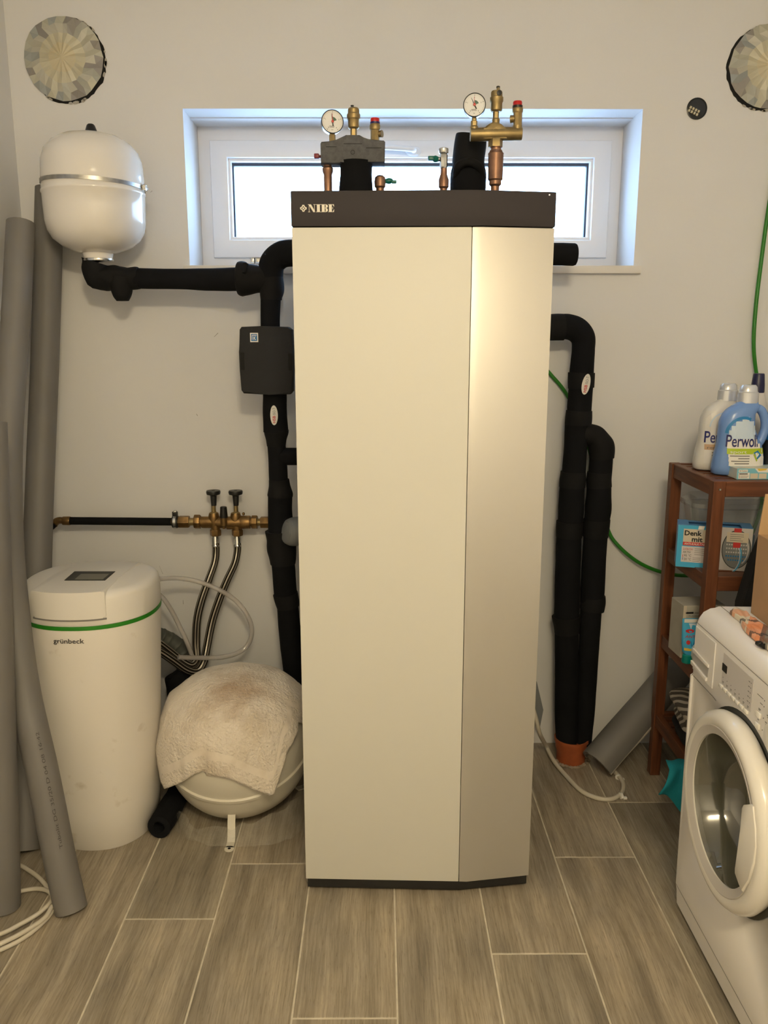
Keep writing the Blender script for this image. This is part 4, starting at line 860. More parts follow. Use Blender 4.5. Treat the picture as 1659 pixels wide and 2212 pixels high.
# ================================================================== GREY FOAM TUBES AT LEFT
def foam_tube(lb,path,hollow=0.62,text=None):
    bm=NB(); V,T=tube(bm,path,n=28,k=10,wob=0.012,wfreq=6,hollow=hollow)
    o=single('foam_tube',bm,greyfoam,lb,'foam tube',base=(path[0][0],path[0][1],0),group='grey foam insulation tubes in the corner',smooth=60)
    if text:
        body,s0,h,w_,side=text; Ls=[0]
        for i in range(1,len(V)): Ls.append(Ls[-1]+(V[i]-V[i-1]).length)
        r0=path[0][3]
        def fn(x,y,l):
            s=s0+x
            k=max(0,min(len(V)-2,next((i for i in range(len(V)-1) if Ls[i+1]>=s),len(V)-2)))
            t=(s-Ls[k])/(Ls[k+1]-Ls[k]); p=V[k].lerp(V[k+1],t); tt=(V[k+1]-V[k]).normalized()
            view=(C0-p); view=(view-tt*view.dot(tt)).normalized(); right=tt.cross(view)*-1
            if right.x<0: right=-right
            a=side-y/r0; d=view*math.cos(a)+right*math.sin(a); return p+d*(r0*1.012+0.0012)
        P=Print(fn); P.text(body,0,0,h,mat('faded_print',(0.06,0.055,0.05),0.6),0,width=w_); T_=Sub(o); P.build(T_,'lettering')
    return o
r1=0.041
b1=PZ(154,1966,0.0)
foam_tube('long bent grey foam tube nearest the softener, curving across its lower left side',[(b1.x,b1.y,0.002,r1),(*PY(128,1850,b1.y+0.035),r1),(*PY(90,1660,b1.y+0.09),r1),(*PY(54,1500,b1.y+0.16),r1),(*PY(31,1340,b1.y+0.23),r1),(*PY(17,1150,b1.y+0.34),r1),(*PY(17,950,b1.y+0.46),r1),(*PY(32,720,b1.y+0.58),r1),(*PY(45,482,b1.y+0.68),r1)],text=('Tubolit DG 35/20 D 04 08 16:42',0.17,0.008,0.30,0.30))
b2=PZ(52,1838,0.0)
foam_tube('grey foam tube standing in the corner behind the softener and wall vessel',[(b2.x,b2.y,0.002,0.044),(*PY(72,1500,b2.y+0.22),0.044),(*PY(84,1100,b2.y+0.42),0.044),(*PY(98,750,b2.y+0.53),0.0435),(*PY(107,408,-0.055),0.0435)])
b4=PZ(6,1960,0.0)
foam_tube('short grey foam tube cut off by the left picture edge, standing upright in front',[(b4.x,b4.y,0.002,0.045),(*PY(2,1800,b4.y+0.02),0.045),(*PY(-10,1400,b4.y+0.10),0.045),(*PY(-25,912,b4.y+0.2),0.045)])
# white cable coil
bm=NB(); zc=0.007
def fz(L,r=0.0058):
    return [(*PZ(x,y,z),r) for x,y,z in L]
tube(bm,fz([(-60,2075,zc),(0,2052,zc),(50,2027,zc),(92,1993,zc),(114,1965,zc),(112,1935,zc),(90,1902,0.012),(62,1880,0.012),(35,1866,0.012),(0,1862,0.012),(-50,1890,0.012),(-80,1950,zc),(-60,2030,0.012),(0,2018,0.014),(45,1996,0.016),(85,1972,0.019),(112,1944,0.02),(105,1926,0.014),(78,1920,zc),(40,1926,zc),(0,1936,zc),(-40,1955,zc),(-70,2040,zc),(-30,2050,0.018),(0,2039,0.02),(50,2014,0.018),(95,1984,0.018),(112,1958,0.018)]),n=12,k=7)
single('white_cable',bm,cable_w,'coiled white power cable on the floor at the lower left under grey foam tubes','cable')

# ================================================================== RIGHT PIPEWORK
YR=-0.105
a=PY(1240,900,YR); R1=Thing('insulated_downpipe','black foam-wrapped pipe bending down from the heat pump’s right side into the orange socket','insulated pipe',(a.x,YR,0.07))
R1.o['label']='black foam-wrapped pipe bending down from right of the heat pump into the orange socket'
bm=NB(); ptube(bm,[(1000,708,YR,28),(1100,708,YR,28),(1150,708,YR,28),(1195,707,YR,28),(1218,707,YR,28)],n=24,wob=0.04); part('sleeve',bm,foam2,R1)
bm=NB(); ptube(bm,[(1212,706,YR,27),(1228,706,YR,27),(1246,713,YR,27),(1259,730,YR,26),(1260,755,YR,24.5),(1258,780,YR,25),(1256,808,YR,26)],n=24,k=7,wob=0.02); part('top_elbow',bm,foam,R1)
bm=NB(); ptube(bm,[(1256,805,YR,28.5),(1255,822,YR,28.5),(1255,838,YR,28)],n=24,wob=0.03); st=part('sleeve',bm,foam2,R1)
bm=NB(); ptube(bm,[(1255,832,YR,26),(1252,870,YR,26),(1251,892,YR,26)],n=24,wob=0.03); cov=part('pipe_cover',bm,foam,R1)
bm=NB(); ptube(bm,[(1251,887,YR,28),(1250,902,YR,29),(1249,918,YR,28)],n=24,wob=0.06); part('sleeve',bm,foam2,R1)
bm=NB(); ptube(bm,[(1246,912,YR,25),(1244,950,YR,24.5),(1241,1000,YR,25),(1239,1024,YR,25.5)],n=24,wob=0.03); part('pipe_cover',bm,foam,R1)
bm=NB(); ptube(bm,[(1238,1019,YR,27),(1237,1035,YR,28.5),(1236,1052,YR,28)],n=24,wob=0.06); part('sleeve',bm,foam2,R1)
bm=NB(); ptube(bm,[(1236,1046,YR,27),(1234,1090,YR,27),(1232,1130,YR,27)],n=24,wob=0.04); part('pipe_cover',bm,foam,R1)
bm=NB(); ptube(bm,[(1231,1126,YR,29),(1230,1145,YR,29),(1229,1160,YR,28)],n=24,wob=0.04); part('sleeve',bm,foam2,R1)
bm=NB(); ptube(bm,[(1229,1155,YR,27),(1226,1250,YR,27),(1224,1335,YR,27)],n=24,wob=0.03); part('pipe_cover',bm,foam,R1)
bm=NB(); ptube(bm,[(1223,1330,YR,29.5),(1224,1350,YR,28),(1225,1366,YR,27)],n=24,wob=0.08); part('sleeve',bm,foam2,R1)
bm=NB(); ptube(bm,[(1224,1360,YR,25.5),(1224,1450,YR-0.01,25),(1223,1550,YR-0.02,24),(1224,1610,YR-0.025,22)],n=24,wob=0.03); part('pipe_cover',bm,foam,R1)
oval_sticker(R1,st,1266,830,YR,1255,28.5,9,22,0.16)
a=PY(1300,1000,YR); R2=Thing('insulated_downpipe','black foam-wrapped branch pipe with hunched top, right-hand one entering the orange socket','insulated pipe',(a.x,YR,0.07))
bm=NB(); ptube(bm,[(1258,935,YR,20),(1274,938,YR,23),(1290,948,YR,25),(1299,966,YR,27),(1300,990,YR,26)],n=24,k=7,wob=0.08,wfreq=25); part('top_elbow',bm,foam2,R2)
bm=NB(); ptube(bm,[(1299,975,YR,25),(1298,1000,YR,25),(1296,1026,YR,25)],n=24,wob=0.04); part('pipe_cover',bm,foam,R2)
bm=NB(); ptube(bm,[(1295,1020,YR,26.5),(1294,1036,YR,26.5),(1294,1052,YR,27)],n=24,wob=0.05); part('sleeve',bm,foam2,R2)
bm=NB(); ptube(bm,[(1294,1048,YR,26),(1293,1090,YR,28),(1289,1125,YR,27),(1288,1160,YR,26)],n=24,wob=0.06); part('pipe_cover',bm,foam,R2)
bm=NB(); ptube(bm,[(1289,1122,YR,28.5),(1288,1140,YR,28),(1286,1160,YR,27)],n=24,wob=0.05); part('sleeve',bm,foam2,R2)
bm=NB(); ptube(bm,[(1287,1155,YR,25.5),(1282,1230,YR,25.5),(1279,1300,YR,25)],n=24,wob=0.03); part('pipe_cover',bm,foam,R2)
bm=NB(); ptube(bm,[(1281,1288,YR,26),(1281,1302,YR,27),(1279,1317,YR,26)],n=24,wob=0.06); part('sleeve',bm,foam2,R2)
bm=NB(); ptube(bm,[(1277,1312,YR,23),(1271,1420,YR-0.01,21),(1264,1540,YR-0.02,20),(1260,1608,YR-0.025,17)],n=24,wob=0.04); part('pipe_cover',bm,foam,R2)
# stub by the window
bm=NB(); ptube(bm,[(1000,549,-0.20,23.5),(1140,549,-0.20,23.5),(1215,549,-0.20,23.5),(1240,550,-0.20,23.5),(1244,550,-0.20,22),(1246,550,-0.20,18)],n=26,spline=False)
single('insulated_stub',bm,foam,'short black foam-capped pipe stub sticking out right of the heat pump below the window','insulated pipe')
# orange socket
a=PZ(1238,1640,0.0); OS=Thing('drain_socket','orange-brown plastic drain socket in the floor holding both black pipes','drain pipe',(0.680,-0.128,0))
bm=NB(); ox,oy=0.680,-0.128
lathe(bm,[(0,0.0),(0.050,0.0),(0.051,0.04),(0.056,0.052),(0.056,0.074),(0.0605,0.076),(0.0605,0.088),(0.0565,0.088),(0.0555,0.070),(0,0.070)],(ox,oy,0),n=40); part('socket',bm,terra,OS)
bm=NB()
for i in range(40):
    t=random.uniform(-PI,0.4); r=0.052+random.uniform(0,0.012); c=Vector((ox+r*math.cos(t),oy+r*math.sin(t),0.003)); rr=random.uniform(0.003,0.008)
    bmesh.ops.create_icosphere(bm,subdivisions=1,radius=rr,matrix=Matrix.Translation(c)@Matrix.Diagonal((1,1,0.5,1)))
part('mortar',bm,cement,OS,stuff=True)
# green cable
bm=NB(); YC=-0.012
ptube(bm,[(1120,735,YC,4),(1187,806,YC,4),(1230,862,YC,4),(1270,960,YC,4),(1290,1060,YC,4),(1313,1143,YC,4),(1335,1178,YC-0.01,4),(1375,1212,YC-0.02,4),(1420,1233,YC-0.02,4),(1470,1243,YC-0.02,4),(1530,1238,YC,4),(1590,1205,YC,4),(1630,1140,YC,4),(1650,1060,YC,4),(1652,960,YC,4),(1645,860,YC,4),(1633,800,YC-0.01,4),(1628,740,YC-0.015,4.2),(1633,660,YC-0.01,4.2),(1645,560,YC,4.2),(1660,450,YC,4.2),(1680,330,YC,4.2),(1692,150,YC,4.2),(1696,-80,YC,4.2)],n=12,k=7)
single('green_cable',bm,cable_g,'green cable sagging along the back wall behind the pipes and shelf','cable')
# white cable right
WC=Thing('white_cable','white cable looping over the floor in front of the orange drain socket','cable',(PZ(1260,1700).x,PZ(1260,1700).y,0))
bm=NB(); r=0.0075
tube(bm,[(*PY(1140,1500,-0.22),r),(*PY(1156,1545,-0.22),r),(*PY(1166,1585,-0.21),r)]+[(*PZ(x,y,z),r) for x,y,z in ((1180,1612,0.03),(1196,1643,0.012),(1222,1675,0.008),(1255,1708,0.008),(1290,1724,0.008),(1322,1726,0.008),(1343,1712,0.008),(1346,1692,0.008),(1336,1676,0.010),(1323,1662,0.012),(1305,1650,0.010),(1285,1630,0.008))],n=14,k=7); part('cable_sheath',bm,cable_w,WC)
for x,y in ((1336,1679),(1341,1719)):
    bm=NB(); p=PZ(x,y,0.008); lathe(bm,[(0,-0.004),(0.0105,-0.004),(0.0105,0.004),(0,0.004)],p,(0.6,0.7,0) if y<1700 else (1,0.4,0),12); box(bm,(p.x+0.006,p.y-0.012,0.001),(p.x+0.018,p.y-0.002,0.008),0.001); part('cable_tie',bm,whitep,WC)
bm=NB(); p=PZ(1187,1600,0.0); box(bm,(-0.006,-0.006,0),(0.006,0.006,0.028),0.001,M=Matrix.Translation((p.x,p.y+0.02,0.0))@Matrix.Rotation(0.35,4,'Y')); single('cable_clip',bm,whitep,'tiny white plastic clip on the floor left of the orange socket','clip')
# grey half shell leaning
def halfshell(A,B,R,t,up,n=18):
    bm=NB(); A=Vector(A); B=Vector(B); z=(B-A).normalized(); u=(Vector(up)-z*Vector(up).dot(z)).normalized(); v=z.cross(u); rows=[]
    for k in range(9):
        p=A.lerp(B,k/8); ro=[];ri=[]
        for i in range(n+1):
            a=-PI/2+PI*i/n; d=u*math.cos(a)+v*math.sin(a); rg=1+0.02*noise.noise(p*20+d*3)
            en=0.004*noise.noise(d*8) if k in (0,8) else 0
            ro.append(bm.verts.new(p+d*R*rg+z*en)); ri.append(bm.verts.new(p+d*(R-t)*rg+z*en))
        rows.append((ro,ri))
    for (o1,i1),(o2,i2) in zip(rows,rows[1:]):
        for i in range(n): bm.faces.new((o1[i],o1[i+1],o2[i+1],o2[i])); bm.faces.new((i1[i],i2[i],i2[i+1],i1[i+1]))
        bm.faces.new((o1[0],o2[0],i2[0],i1[0])); bm.faces.new((o1[n],i1[n],i2[n],o2[n]))
    for (o1,i1) in (rows[0],rows[-1]):
        for i in range(n): bm.faces.new((o1[i],i1[i],i1[i+1],o1[i+1]))
    return bm
A=PZ(1290,1652,0.045); B=PY(1468,1448,-0.07)
bm=halfshell(A,B,0.062,0.012,(-0.45,-0.35,0.80))
hs=single('foam_half_shell',bm,greyfoam,'grey half-round foam shell leaning from the floor to wall behind the shelf leg','foam shell')
zz_=(B-A).normalized(); uu=Vector((-0.45,-0.35,0.80)); uu=(uu-zz_*uu.dot(zz_)).normalized(); vv=zz_.cross(uu); vv=vv if vv.z<0 else -vv
bm=NB(); tube(bm,[(*(A.lerp(B,q_)+vv*0.056-uu*0.004),0.0065+0.0015*math.sin(q_*31)) for q_ in (0.0,0.15,0.3,0.45,0.6,0.75,0.9)],n=10); part('cut_edge',bm,mat('pale_cut_foam',(0.45,0.41,0.34),0.8),Sub(hs),label='pale cut edge')
bm=NB(); prism(bm,pxpoly([(1138,1440),(1160,1474),(1174,1534),(1167,1570),(1150,1545),(1138,1530)],-0.15),'y',-0.15,-0.12,0.002)
single('foam_sheet_offcut',bm,greypipe,'small angular grey foam offcut standing behind heat pump’s lower right edge','foam sheet')
COL.objects[-1]['label']='small angular grey foam offcut standing behind the lower right edge of the heat pump'
# ================================================================== TAPED HOLES AND BOX
def taped_hole(lb,px,py,rad,seed,dxr,group):
    random.seed(seed); c=PY(px,py,0.0); T=Thing('taped_duct_opening',lb,'vent opening',(c.x,0,c.z-rad),group)
    # dark ragged gap
    bm=NB(); n=72; ring=[]
    for i in range(n):
        a=2*PI*i/n; r=rad*(1.0+0.035*noise.noise(Vector((math.cos(a)*5+seed,math.sin(a)*5,0)))+0.015*random.uniform(-1,1)); ring.append((c.x+r*math.cos(a),c.z+r*math.sin(a)))
    prism(bm,ring,'y',-0.002,0.0); part('ragged_gap',bm,dark,T,smooth=0)
    # torn tape lobes at the rim
    bm=NB()
    for i in range(14):
        a=random.uniform(-2.2,1.2); r=rad*random.uniform(0.985,1.01); rr=random.uniform(0.004,0.008)
        el=random.uniform(1.5,3.0); p=[(c.x+r*math.cos(a)+0.6*rr*(math.cos(t*PI/4)*math.cos(a)-el*math.sin(t*PI/4)*math.sin(a)),c.z+r*math.sin(a)+0.6*rr*(math.cos(t*PI/4)*math.sin(a)+el*math.sin(t*PI/4)*math.cos(a))) for t in range(8)]; prism(bm,p,'y',-0.0028,-0.0015)
    part('tape_scrap',bm,mat('tape_grey',(0.42,0.39,0.34),0.5),T,stuff=True)
    # faceted film
    bm=NB(); cl=bm.loops.layers.float_color.new('tint'); ns_=30; rr=[0,0.34,0.58,0.80,0.985]; off=Vector((dxr*rad*0.045,0,rad*0.03)); R=[]
    ctr=Vector((c.x,0,c.z))+off
    for k,f in enumerate(rr):
        row=[]
        for i in range(ns_):
            a=2*PI*(i+0.35*(k%2)+random.uniform(-.15,.15))/ns_; r=rad*f*(1+random.uniform(-0.02,0.02))
            y=-0.010-0.014*(1-f)+(0.006 if i%2 else -0.004)*f+random.uniform(-0.003,0.003)*(0.3+f) if k<4 else -0.005+random.uniform(-0.002,0.001)
            row.append(bm.verts.new(ctr+Vector((r*math.cos(a),y,r*math.sin(a)))))
            if k==0: break
        R.append(row)
    def tint(f,ci):
        for lp in f.loops: lp[cl]=(*ci,1)
    spoke=[random.choice(((0.50,0.49,0.40),(0.45,0.45,0.39),(0.33,0.31,0.28),(0.55,0.53,0.42),(0.30,0.28,0.26),(0.36,0.38,0.37))) for _ in range(ns_)]
    for i in range(ns_):
        j=(i+1)%ns_
        f=bm.faces.new((R[0][0],R[1][i],R[1][j])); tint(f,(0.60,0.53,0.36))
        for k in range(1,4):
            q=(R[k][i],R[k+1][i],R[k+1][j],R[k][j]) 
            base=(0.58,0.54,0.40) if k==1 else ((0.52,0.50,0.42) if k==2 and random.random()<0.65 else spoke[i])
            for tri in ((q[0],q[1],q[2]),(q[0],q[2],q[3])):
                f=bm.faces.new(tri); v=random.uniform(0.93,1.05); tint(f,tuple(min(1,b_*v) for b_ in base))
    part('taped_film',bm,facet,T,smooth=0)
    return T
taped_hole('round duct opening covered with pleated tape film, high on the wall above white vessel',143,131,0.1255,3,-1,'taped round wall openings')
taped_hole('round duct opening covered with pleated tape film, at the upper right picture edge',1655,147,0.126,11,1,'taped round wall openings')
random.seed(21)
c=PY(1505,235,0); EB=Thing('junction_box','small round black open junction box with pale terminals, high on wall at right','electrical box',(c.x,0,c.z-0.033))
bm=NB(); lathe(bm,[(0,0.0),(0.0325,0.0),(0.033,0.002),(0.030,0.003),(0.029,0.001),(0,0.001)],c,(0,-1,0),36); part('box_rim',bm,mat('box_black',(0.015,0.018,0.02),0.3),EB)
M=Matrix.Translation((c.x-0.010,-0.001,c.z-0.008))@Matrix.Rotation(math.radians(25),4,'Y')
for i in range(4):
    bm=NB(); x0=-0.018+i*0.0095
    for z0 in (-0.009,0.001): 
        box(bm,(x0,-0.006,z0),(x0+0.0065,-0.001,z0+0.008),0.0005,1,M=M)
        box(bm,(x0+0.0018,-0.0064,z0+0.002),(x0+0.0047,-0.0055,z0+0.006),0,1,M=M)
    part('terminal',bm,mat('terminal_ivory',(0.55,0.50,0.36),0.4),EB)

# ================================================================== SHELF
SX0,SY1,SY0=0.930,-0.575,-0.205; SX1=1.31; LG=0.034; ZT=1.087
SH=Thing('shelf_rack','dark reddish wooden four-tier slatted shelf rack between wall and washing machine','shelf',((SX0+SX1)/2,(SY0+SY1)/2,0))
def wbox(bm,lo,hi,bev=0.002):
    """wood box with uv: v runs along its longest side"""
    box(bm,lo,hi,bev,1)
    uvl=bm.loops.layers.uv.verify(); d=[hi[i]-lo[i] for i in range(3)]; k=d.index(max(d)); o=[i for i in range(3) if i!=k]
    for f in bm.faces:
        for lp in f.loops: lp[uvl].uv=(lp.vert.co[o[0]]+lp.vert.co[o[1]]*0.7,lp.vert.co[k])
for x,y in ((SX0,SY1),(SX0,SY0-LG),(SX1-LG,SY1),(SX1-LG,SY0-LG)):
    bm=NB(); wbox(bm,(x,y,0),(x+LG,y+LG,ZT)); lg=part('leg',bm,wood,SH)
    if y==SY1 and x==SX0:
        bm=NB(); p=PY(1555,1053,SY1); lathe(bm,[(0,0),(0.0042,0),(0.0038,0.002),(0.0018,0.0022),(0,0.0012)],(x+LG/2,SY1,1.064),(0,-1,0),14); part('screw',bm,chrome,(SH,lg))
for zt in (ZT,0.812,0.515,0.228):
    for x in (SX0+0.004,SX1-LG+0.008):
        bm=NB(); wbox(bm,(x,SY1+LG,zt-0.045),(x+0.022,SY0-LG,zt-0.001)); part('side_rail',bm,wood,SH)
    for y in (SY1+0.003,SY0-0.024):
        bm=NB(); wbox(bm,(SX0+LG,y,zt-0.045),(SX1-LG,y+0.020,zt-0.001)); part('cross_rail',bm,wood,SH)
    ns_=7; L=(SY0-0.026)-(SY1+0.025)
    for i in range(ns_):
        y=SY1+0.027+i*L/ns_; bm=NB(); wbox(bm,(SX0+0.026,y,zt-0.013),(SX1-0.026,y+L/ns_-0.014,zt-0.003),0.001); part('slat',bm,wood,SH)

# ---- bottles
def bottle(kind,cxp,Y,label,bodym,capm,name='detergent_bottle'):
    """measured in px of the near bottle, relative to its cap centre 1603 and foot 1018"""
    k=1/741.0; base=PZ(cxp,1014,ZT); cx=PY(cxp,1000,Y).x
    T=Thing(name,label,'bottle',(cx,Y,ZT),'detergent bottles on the top shelf')
    def X(p): return cx+(p-1603)*k
    def Z(p): return ZT+(1016-p)*k*1.0
    rows=[(1016,-60,38,0.034),(1013,-65,42,0.039),(1000,-66,44,0.041),(975,-63,42,0.041),(950,-58,36,0.039),(935,-57,26,0.037),(915,-57,18,0.036),(900,-56,17,0.035),(885,-50,17,0.033),(876,-43,22,0.031),(868,-32,26,0.028),(863,-23,22,0.024),(858,-21,21,0.022)]
    bm=NB(); R=[]
    n=40
    for py,l,r,d in rows:
        xm=(X(1603+l)+X(1603+r))/2; a=(r-l)/2*k; R.append([bm.verts.new((xm+sup(a,d,2*PI*i/n,2.5)[0],Y+sup(a,d,2*PI*i/n,2.5)[1],Z(py))) for i in range(n)])
    for A,B in zip(R,R[1:]):
        for i in range(n): bm.faces.new((A[i],A[(i+1)%n],B[(i+1)%n],B[i]))
    bm.faces.new(R[0]); bm.faces.new(R[-1]); b=part('bottle_body',bm,bodym,T,60)
    bm=NB(); tube(bm,[(X(1620),Y,Z(872),0.012),(X(1634),Y,Z(878),0.0125),(X(1643),Y,Z(897),0.012),(X(1645),Y,Z(918),0.012),(X(1640),Y,Z(938),0.013),(X(1632),Y,Z(952),0.013)],n=16,k=6); part('handle',bm,bodym,T)
    bm=NB(); lathe(bm,[(0,Z(864)-ZT),(0.0300,Z(862)-ZT),(0.0290,Z(840)-ZT),(0.0255,Z(838)-ZT),(0.0238,Z(828)-ZT),(0.019,Z(824)-ZT),(0,Z(823)-ZT)],(X(1603),Y,ZT),n=36,sy=0.85); part('cap',bm,capm,T)
    # label on the bulging front
    def fn(x,y,l):
        py=1016-y/k
        for (p0,l0,r0,d0),(p1,l1,r1,d1) in zip(rows,rows[1:]):
            if p1<=py<=p0: t=(p0-py)/(p0-p1); L_=l0+(l1-l0)*t; R_=r0+(r1-r0)*t; D=d0+(d1-d0)*t; break
        else: L_,R_,D=rows[0][1],rows[0][2],rows[0][3]
        xm=cx+(L_+R_)/2*k; a=(R_-L_)/2*k; xx=cx+x; t=max(-0.995,min(0.995,(xx-xm)/a)); e=2.5
        return Vector((xm+a*t,Y-D*(1-abs(t)**e)**(1/e)-0.0008*(l+1)-0.0006,ZT+y))
    P=Print(fn); u=lambda p:(p-1603)*k; v=lambda p:(1016-p)*k
    return T,b,P,u,v,k
# near blue bottle
T,b,P,u,v,k=bottle('sport',1603,-0.44,'sky-blue detergent bottle with side handle, in front on the top shelf',bluelt,caps)
for i in range(12):   # label field, built in strips so it follows the bulge
    y0=890+i*9.5; y1=y0+9.5; lx0=[1584,1571,1563,1559,1557,1556,1557,1558,1560,1561,1562,1564][i]; rx=[1600,1612,1616,1617,1618,1621,1628,1634,1638,1640,1640,1638][i]
    P.grid(u(lx0),v(y1),u(rx),v(y0),paleblue if i<5 else whitep if i<11 else cyan,8,1,0)
P.ring(u(1588),v(925),u(1603+36),u(1603+36),u(1603+6),cyand,1,22,PI*0.35,PI*1.0)
P.text('Perwoll',u(1554),v(953),0.034,navy,2,width=68*k,bold=0.012,shear=0.05,res=4)
P.grid(u(1557),v(969),u(1638),v(957),lime,10,1,1); P.text('sport',u(1563),v(967),0.0085,whitep,2,width=34*k)
for i,(xa,xb) in enumerate(((1563,1604),(1580,1604),(1566,1604),(1573,1604))):
    P.grid(u(xa),v(974+i*5.5),u(xb),v(972+i*5.5),greyink,4,1,1)
P.ring(u(1620),v(976),u(1603+12),u(1603+12),u(1603+11.9),whitep,1,20); P.poly([(u(1612),v(966)),(u(1622),v(961)),(u(1632),v(972)),(u(1620),v(982))],cyand,2); P.poly([(u(1612),v(970)),(u(1620),v(985)),(u(1622),v(982)),(u(1614),v(967))],lime,3)
P.grid(u(1567),v(1003),u(1638),v(995),cyan,10,1,1); P.build((T,b))
# white bottle behind it
T,b,P,u,v,k=bottle('renew',1560,-0.345,'pearl-white detergent bottle with silver cap, behind the blue handled one',bottw,caps)
for i in range(10): P.grid(u(1551),v(900+i*11),u(1612),v(889+i*11),mat('label_pearl',(0.74,0.72,0.69),0.4),6,1,0)
P.ring(u(1590),v(918),u(1603+32),u(1603+32),u(1603+3),paleblue,1,22,PI*0.35,PI*1.0)
P.text('Perwoll',u(1550),v(953),0.034,navy,2,width=68*k,bold=0.012,shear=0.05,res=4)
P.grid(u(1551),v(969),u(1620),v(957),tan,8,1,1); P.text('renew',u(1556),v(967),0.0085,greyink,2,width=34*k)
for i,(xa,xb) in enumerate(((1566,1600),(1566,1598),(1572,1598))): P.grid(u(xa),v(976+i*6),u(xb),v(974+i*6),greyink,4,1,1)
P.text('V',u(1566),v(1002),0.006,greyink,2); P.ell(u(1576),v(1000),0.004,0.004,greyink,2,12); P.build((T,b))
# white bottle, navy cap
c=PY(1631,900,-0.29); NBt=Thing('cleaner_bottle','white bottle with tall navy screw cap, behind the blue handled one','bottle',(c.x,-0.29,ZT),'detergent bottles on the top shelf')
bm=NB(); loft(bm,[(ZT,0.038,0.03,0,0),(ZT+0.004,0.042,0.034,0,0),(ZT+0.10,0.044,0.034,0,0),(ZT+0.165,0.040,0.03,0,0),(ZT+0.205,0.027,0.023,0,0),(ZT+0.232,0.020,0.018,0,0)],c.x,-0.29,n=36,e=2.3); b=part('bottle_body',bm,bottw,NBt,60)
bm=NB(); lathe(bm,[(0,0.228),(0.0205,0.228),(0.0195,0.25),(0.0165,0.283),(0.015,0.286),(0,0.286)],(c.x,-0.29,ZT),n=28); part('cap',bm,mat('navy_plastic',(0.012,0.013,0.06),0.35),NBt)
P=Print(plane_fn((c.x,-0.325,ZT),(1,0,0),(0,0,1))); P.ell(0.0,0.175,0.014,0.017,mat('label_grey',(0.35,0.34,0.32),0.5),0,20)
P=None
# blue bottle at the edge
c=PY(1672,950,-0.42); BB=Thing('cleaner_bottle','deep blue bottle half cut off by the right picture edge on the top shelf','bottle',(c.x,-0.42,ZT),'detergent bottles on the top shelf')
bm=NB(); loft(bm,[(ZT,0.034,0.03,0,0),(ZT+0.004,0.038,0.033,0,0),(ZT+0.06,0.036,0.032,0,0),(ZT+0.11,0.033,0.030,0,0),(ZT+0.16,0.030,0.028,0.002,0),(ZT+0.20,0.02,0.02,0.004,0),(ZT+0.215,0.014,0.014,0.005,0)],c.x,-0.42,n=36,e=2.3); b=part('bottle_body',bm,mat('deep_blue_plastic',(0.01,0.13,0.38),0.3),BB,60)
bm=NB(); loft(bm,[(ZT+0.012,0.0385,0.0345,0,0),(ZT+0.10,0.035,0.0325,0,0)],c.x,-0.42,n=36,e=2.3); part('label_sleeve',bm,mat('label_black',(0.01,0.012,0.014),0.4),BB,60)
bm=NB(); lathe(bm,[(0,0.21),(0.016,0.21),(0.015,0.245),(0,0.247)],(c.x+0.005,-0.42,ZT),n=24); part('cap',bm,whitep,BB)
# wipes box
a=PZ(1591,1034,ZT); WB=Thing('cloth_box','flat pale blue carton of wash cloths lying at the front of the top shelf','carton',(a.x,a.y,ZT))
M=Matrix.Translation((a.x,a.y,ZT-0.002))@Matrix.Rotation(0.02,4,'Z')
bm=NB(); box(bm,(0,0,0),(0.17,0.075,0.031),0.001,1,M=M); b=part('carton',bm,mat('carton_blue_white',(0.30,0.52,0.62),0.4,var=1,vscale=9,col2=(0.72,0.66,0.52)),WB,20)
o=M@Vector((0,0,0)); P=Print(plane_fn(o,M.to_3x3()@Vector((1,0,0)),(0,0,1)))
P.grid(0.0,0.0,0.17,0.031,mat('print_box_cyan',(0.20,0.52,0.65),0.4),1,1,0); P.grid(0.004,0.021,0.030,0.028,whitep,lay=1); P.text('24 Tücher',0.0055,0.0227,0.0035,ink,2,width=0.022)
P.grid(0.004,0.002,0.036,0.019,whitep,lay=1); P.grid(0.006,0.0145,0.030,0.017,ink,lay=2); P.grid(0.006,0.009,0.008,0.011,redink,lay=2); P.grid(0.010,0.009,0.033,0.010,greyink,lay=2); P.grid(0.006,0.005,0.008,0.007,redink,lay=2); P.grid(0.010,0.005,0.030,0.006,greyink,lay=2)
P.grid(0.038,0.002,0.060,0.017,beige,lay=1); P.grid(0.063,0.002,0.085,0.017,beige,lay=1); P.poly([(0.05,0.031),(0.06,0.02),(0.17,0.018),(0.17,0.031)],whitep,1); P.poly([(0.056,0.031),(0.062,0.024),(0.082,0.026),(0.085,0.031)],yel,2)
P.build((WB,b))
# ---- second tier: tabs box, clear tub
Z2=0.812-0.003
Fa=Vector((0.905,-0.43,0)); A=PZ(1462,1222,Z2); B=PZ(1600,1245,Z2)
ux=(Vector((B.x,B.y,0))-Vector((A.x,A.y,0))).normalized(); Wd=0.205; Ht=0.128; Dp=0.075
ang=math.atan2(ux.y,ux.x); o0=Vector((A.x+0.035,A.y+0.11,Z2))
A2=PY(1463,1224,-0.46); o0=Vector((A2.x-0.004,-0.455,Z2)); ang=-0.30; ux=Vector((math.cos(ang),math.sin(ang),0))
TBx=Thing('tabs_carton','blue and white carton of washing machine tabs, open top, on second tier','carton',tuple(o0),None)
M=Matrix.Translation(o0)@Matrix.Rotation(ang,4,'Z')
bm=NB()
for lo,hi in (((0,0,0),(Wd,0.002,Ht)),((0,Dp-0.002,0),(Wd,Dp,Ht)),((0,0,0),(0.002,Dp,Ht)),((Wd-0.002,0,0),(Wd,Dp,Ht)),((0,0,0),(Wd,Dp,0.002))): box(bm,lo,hi,M=M)
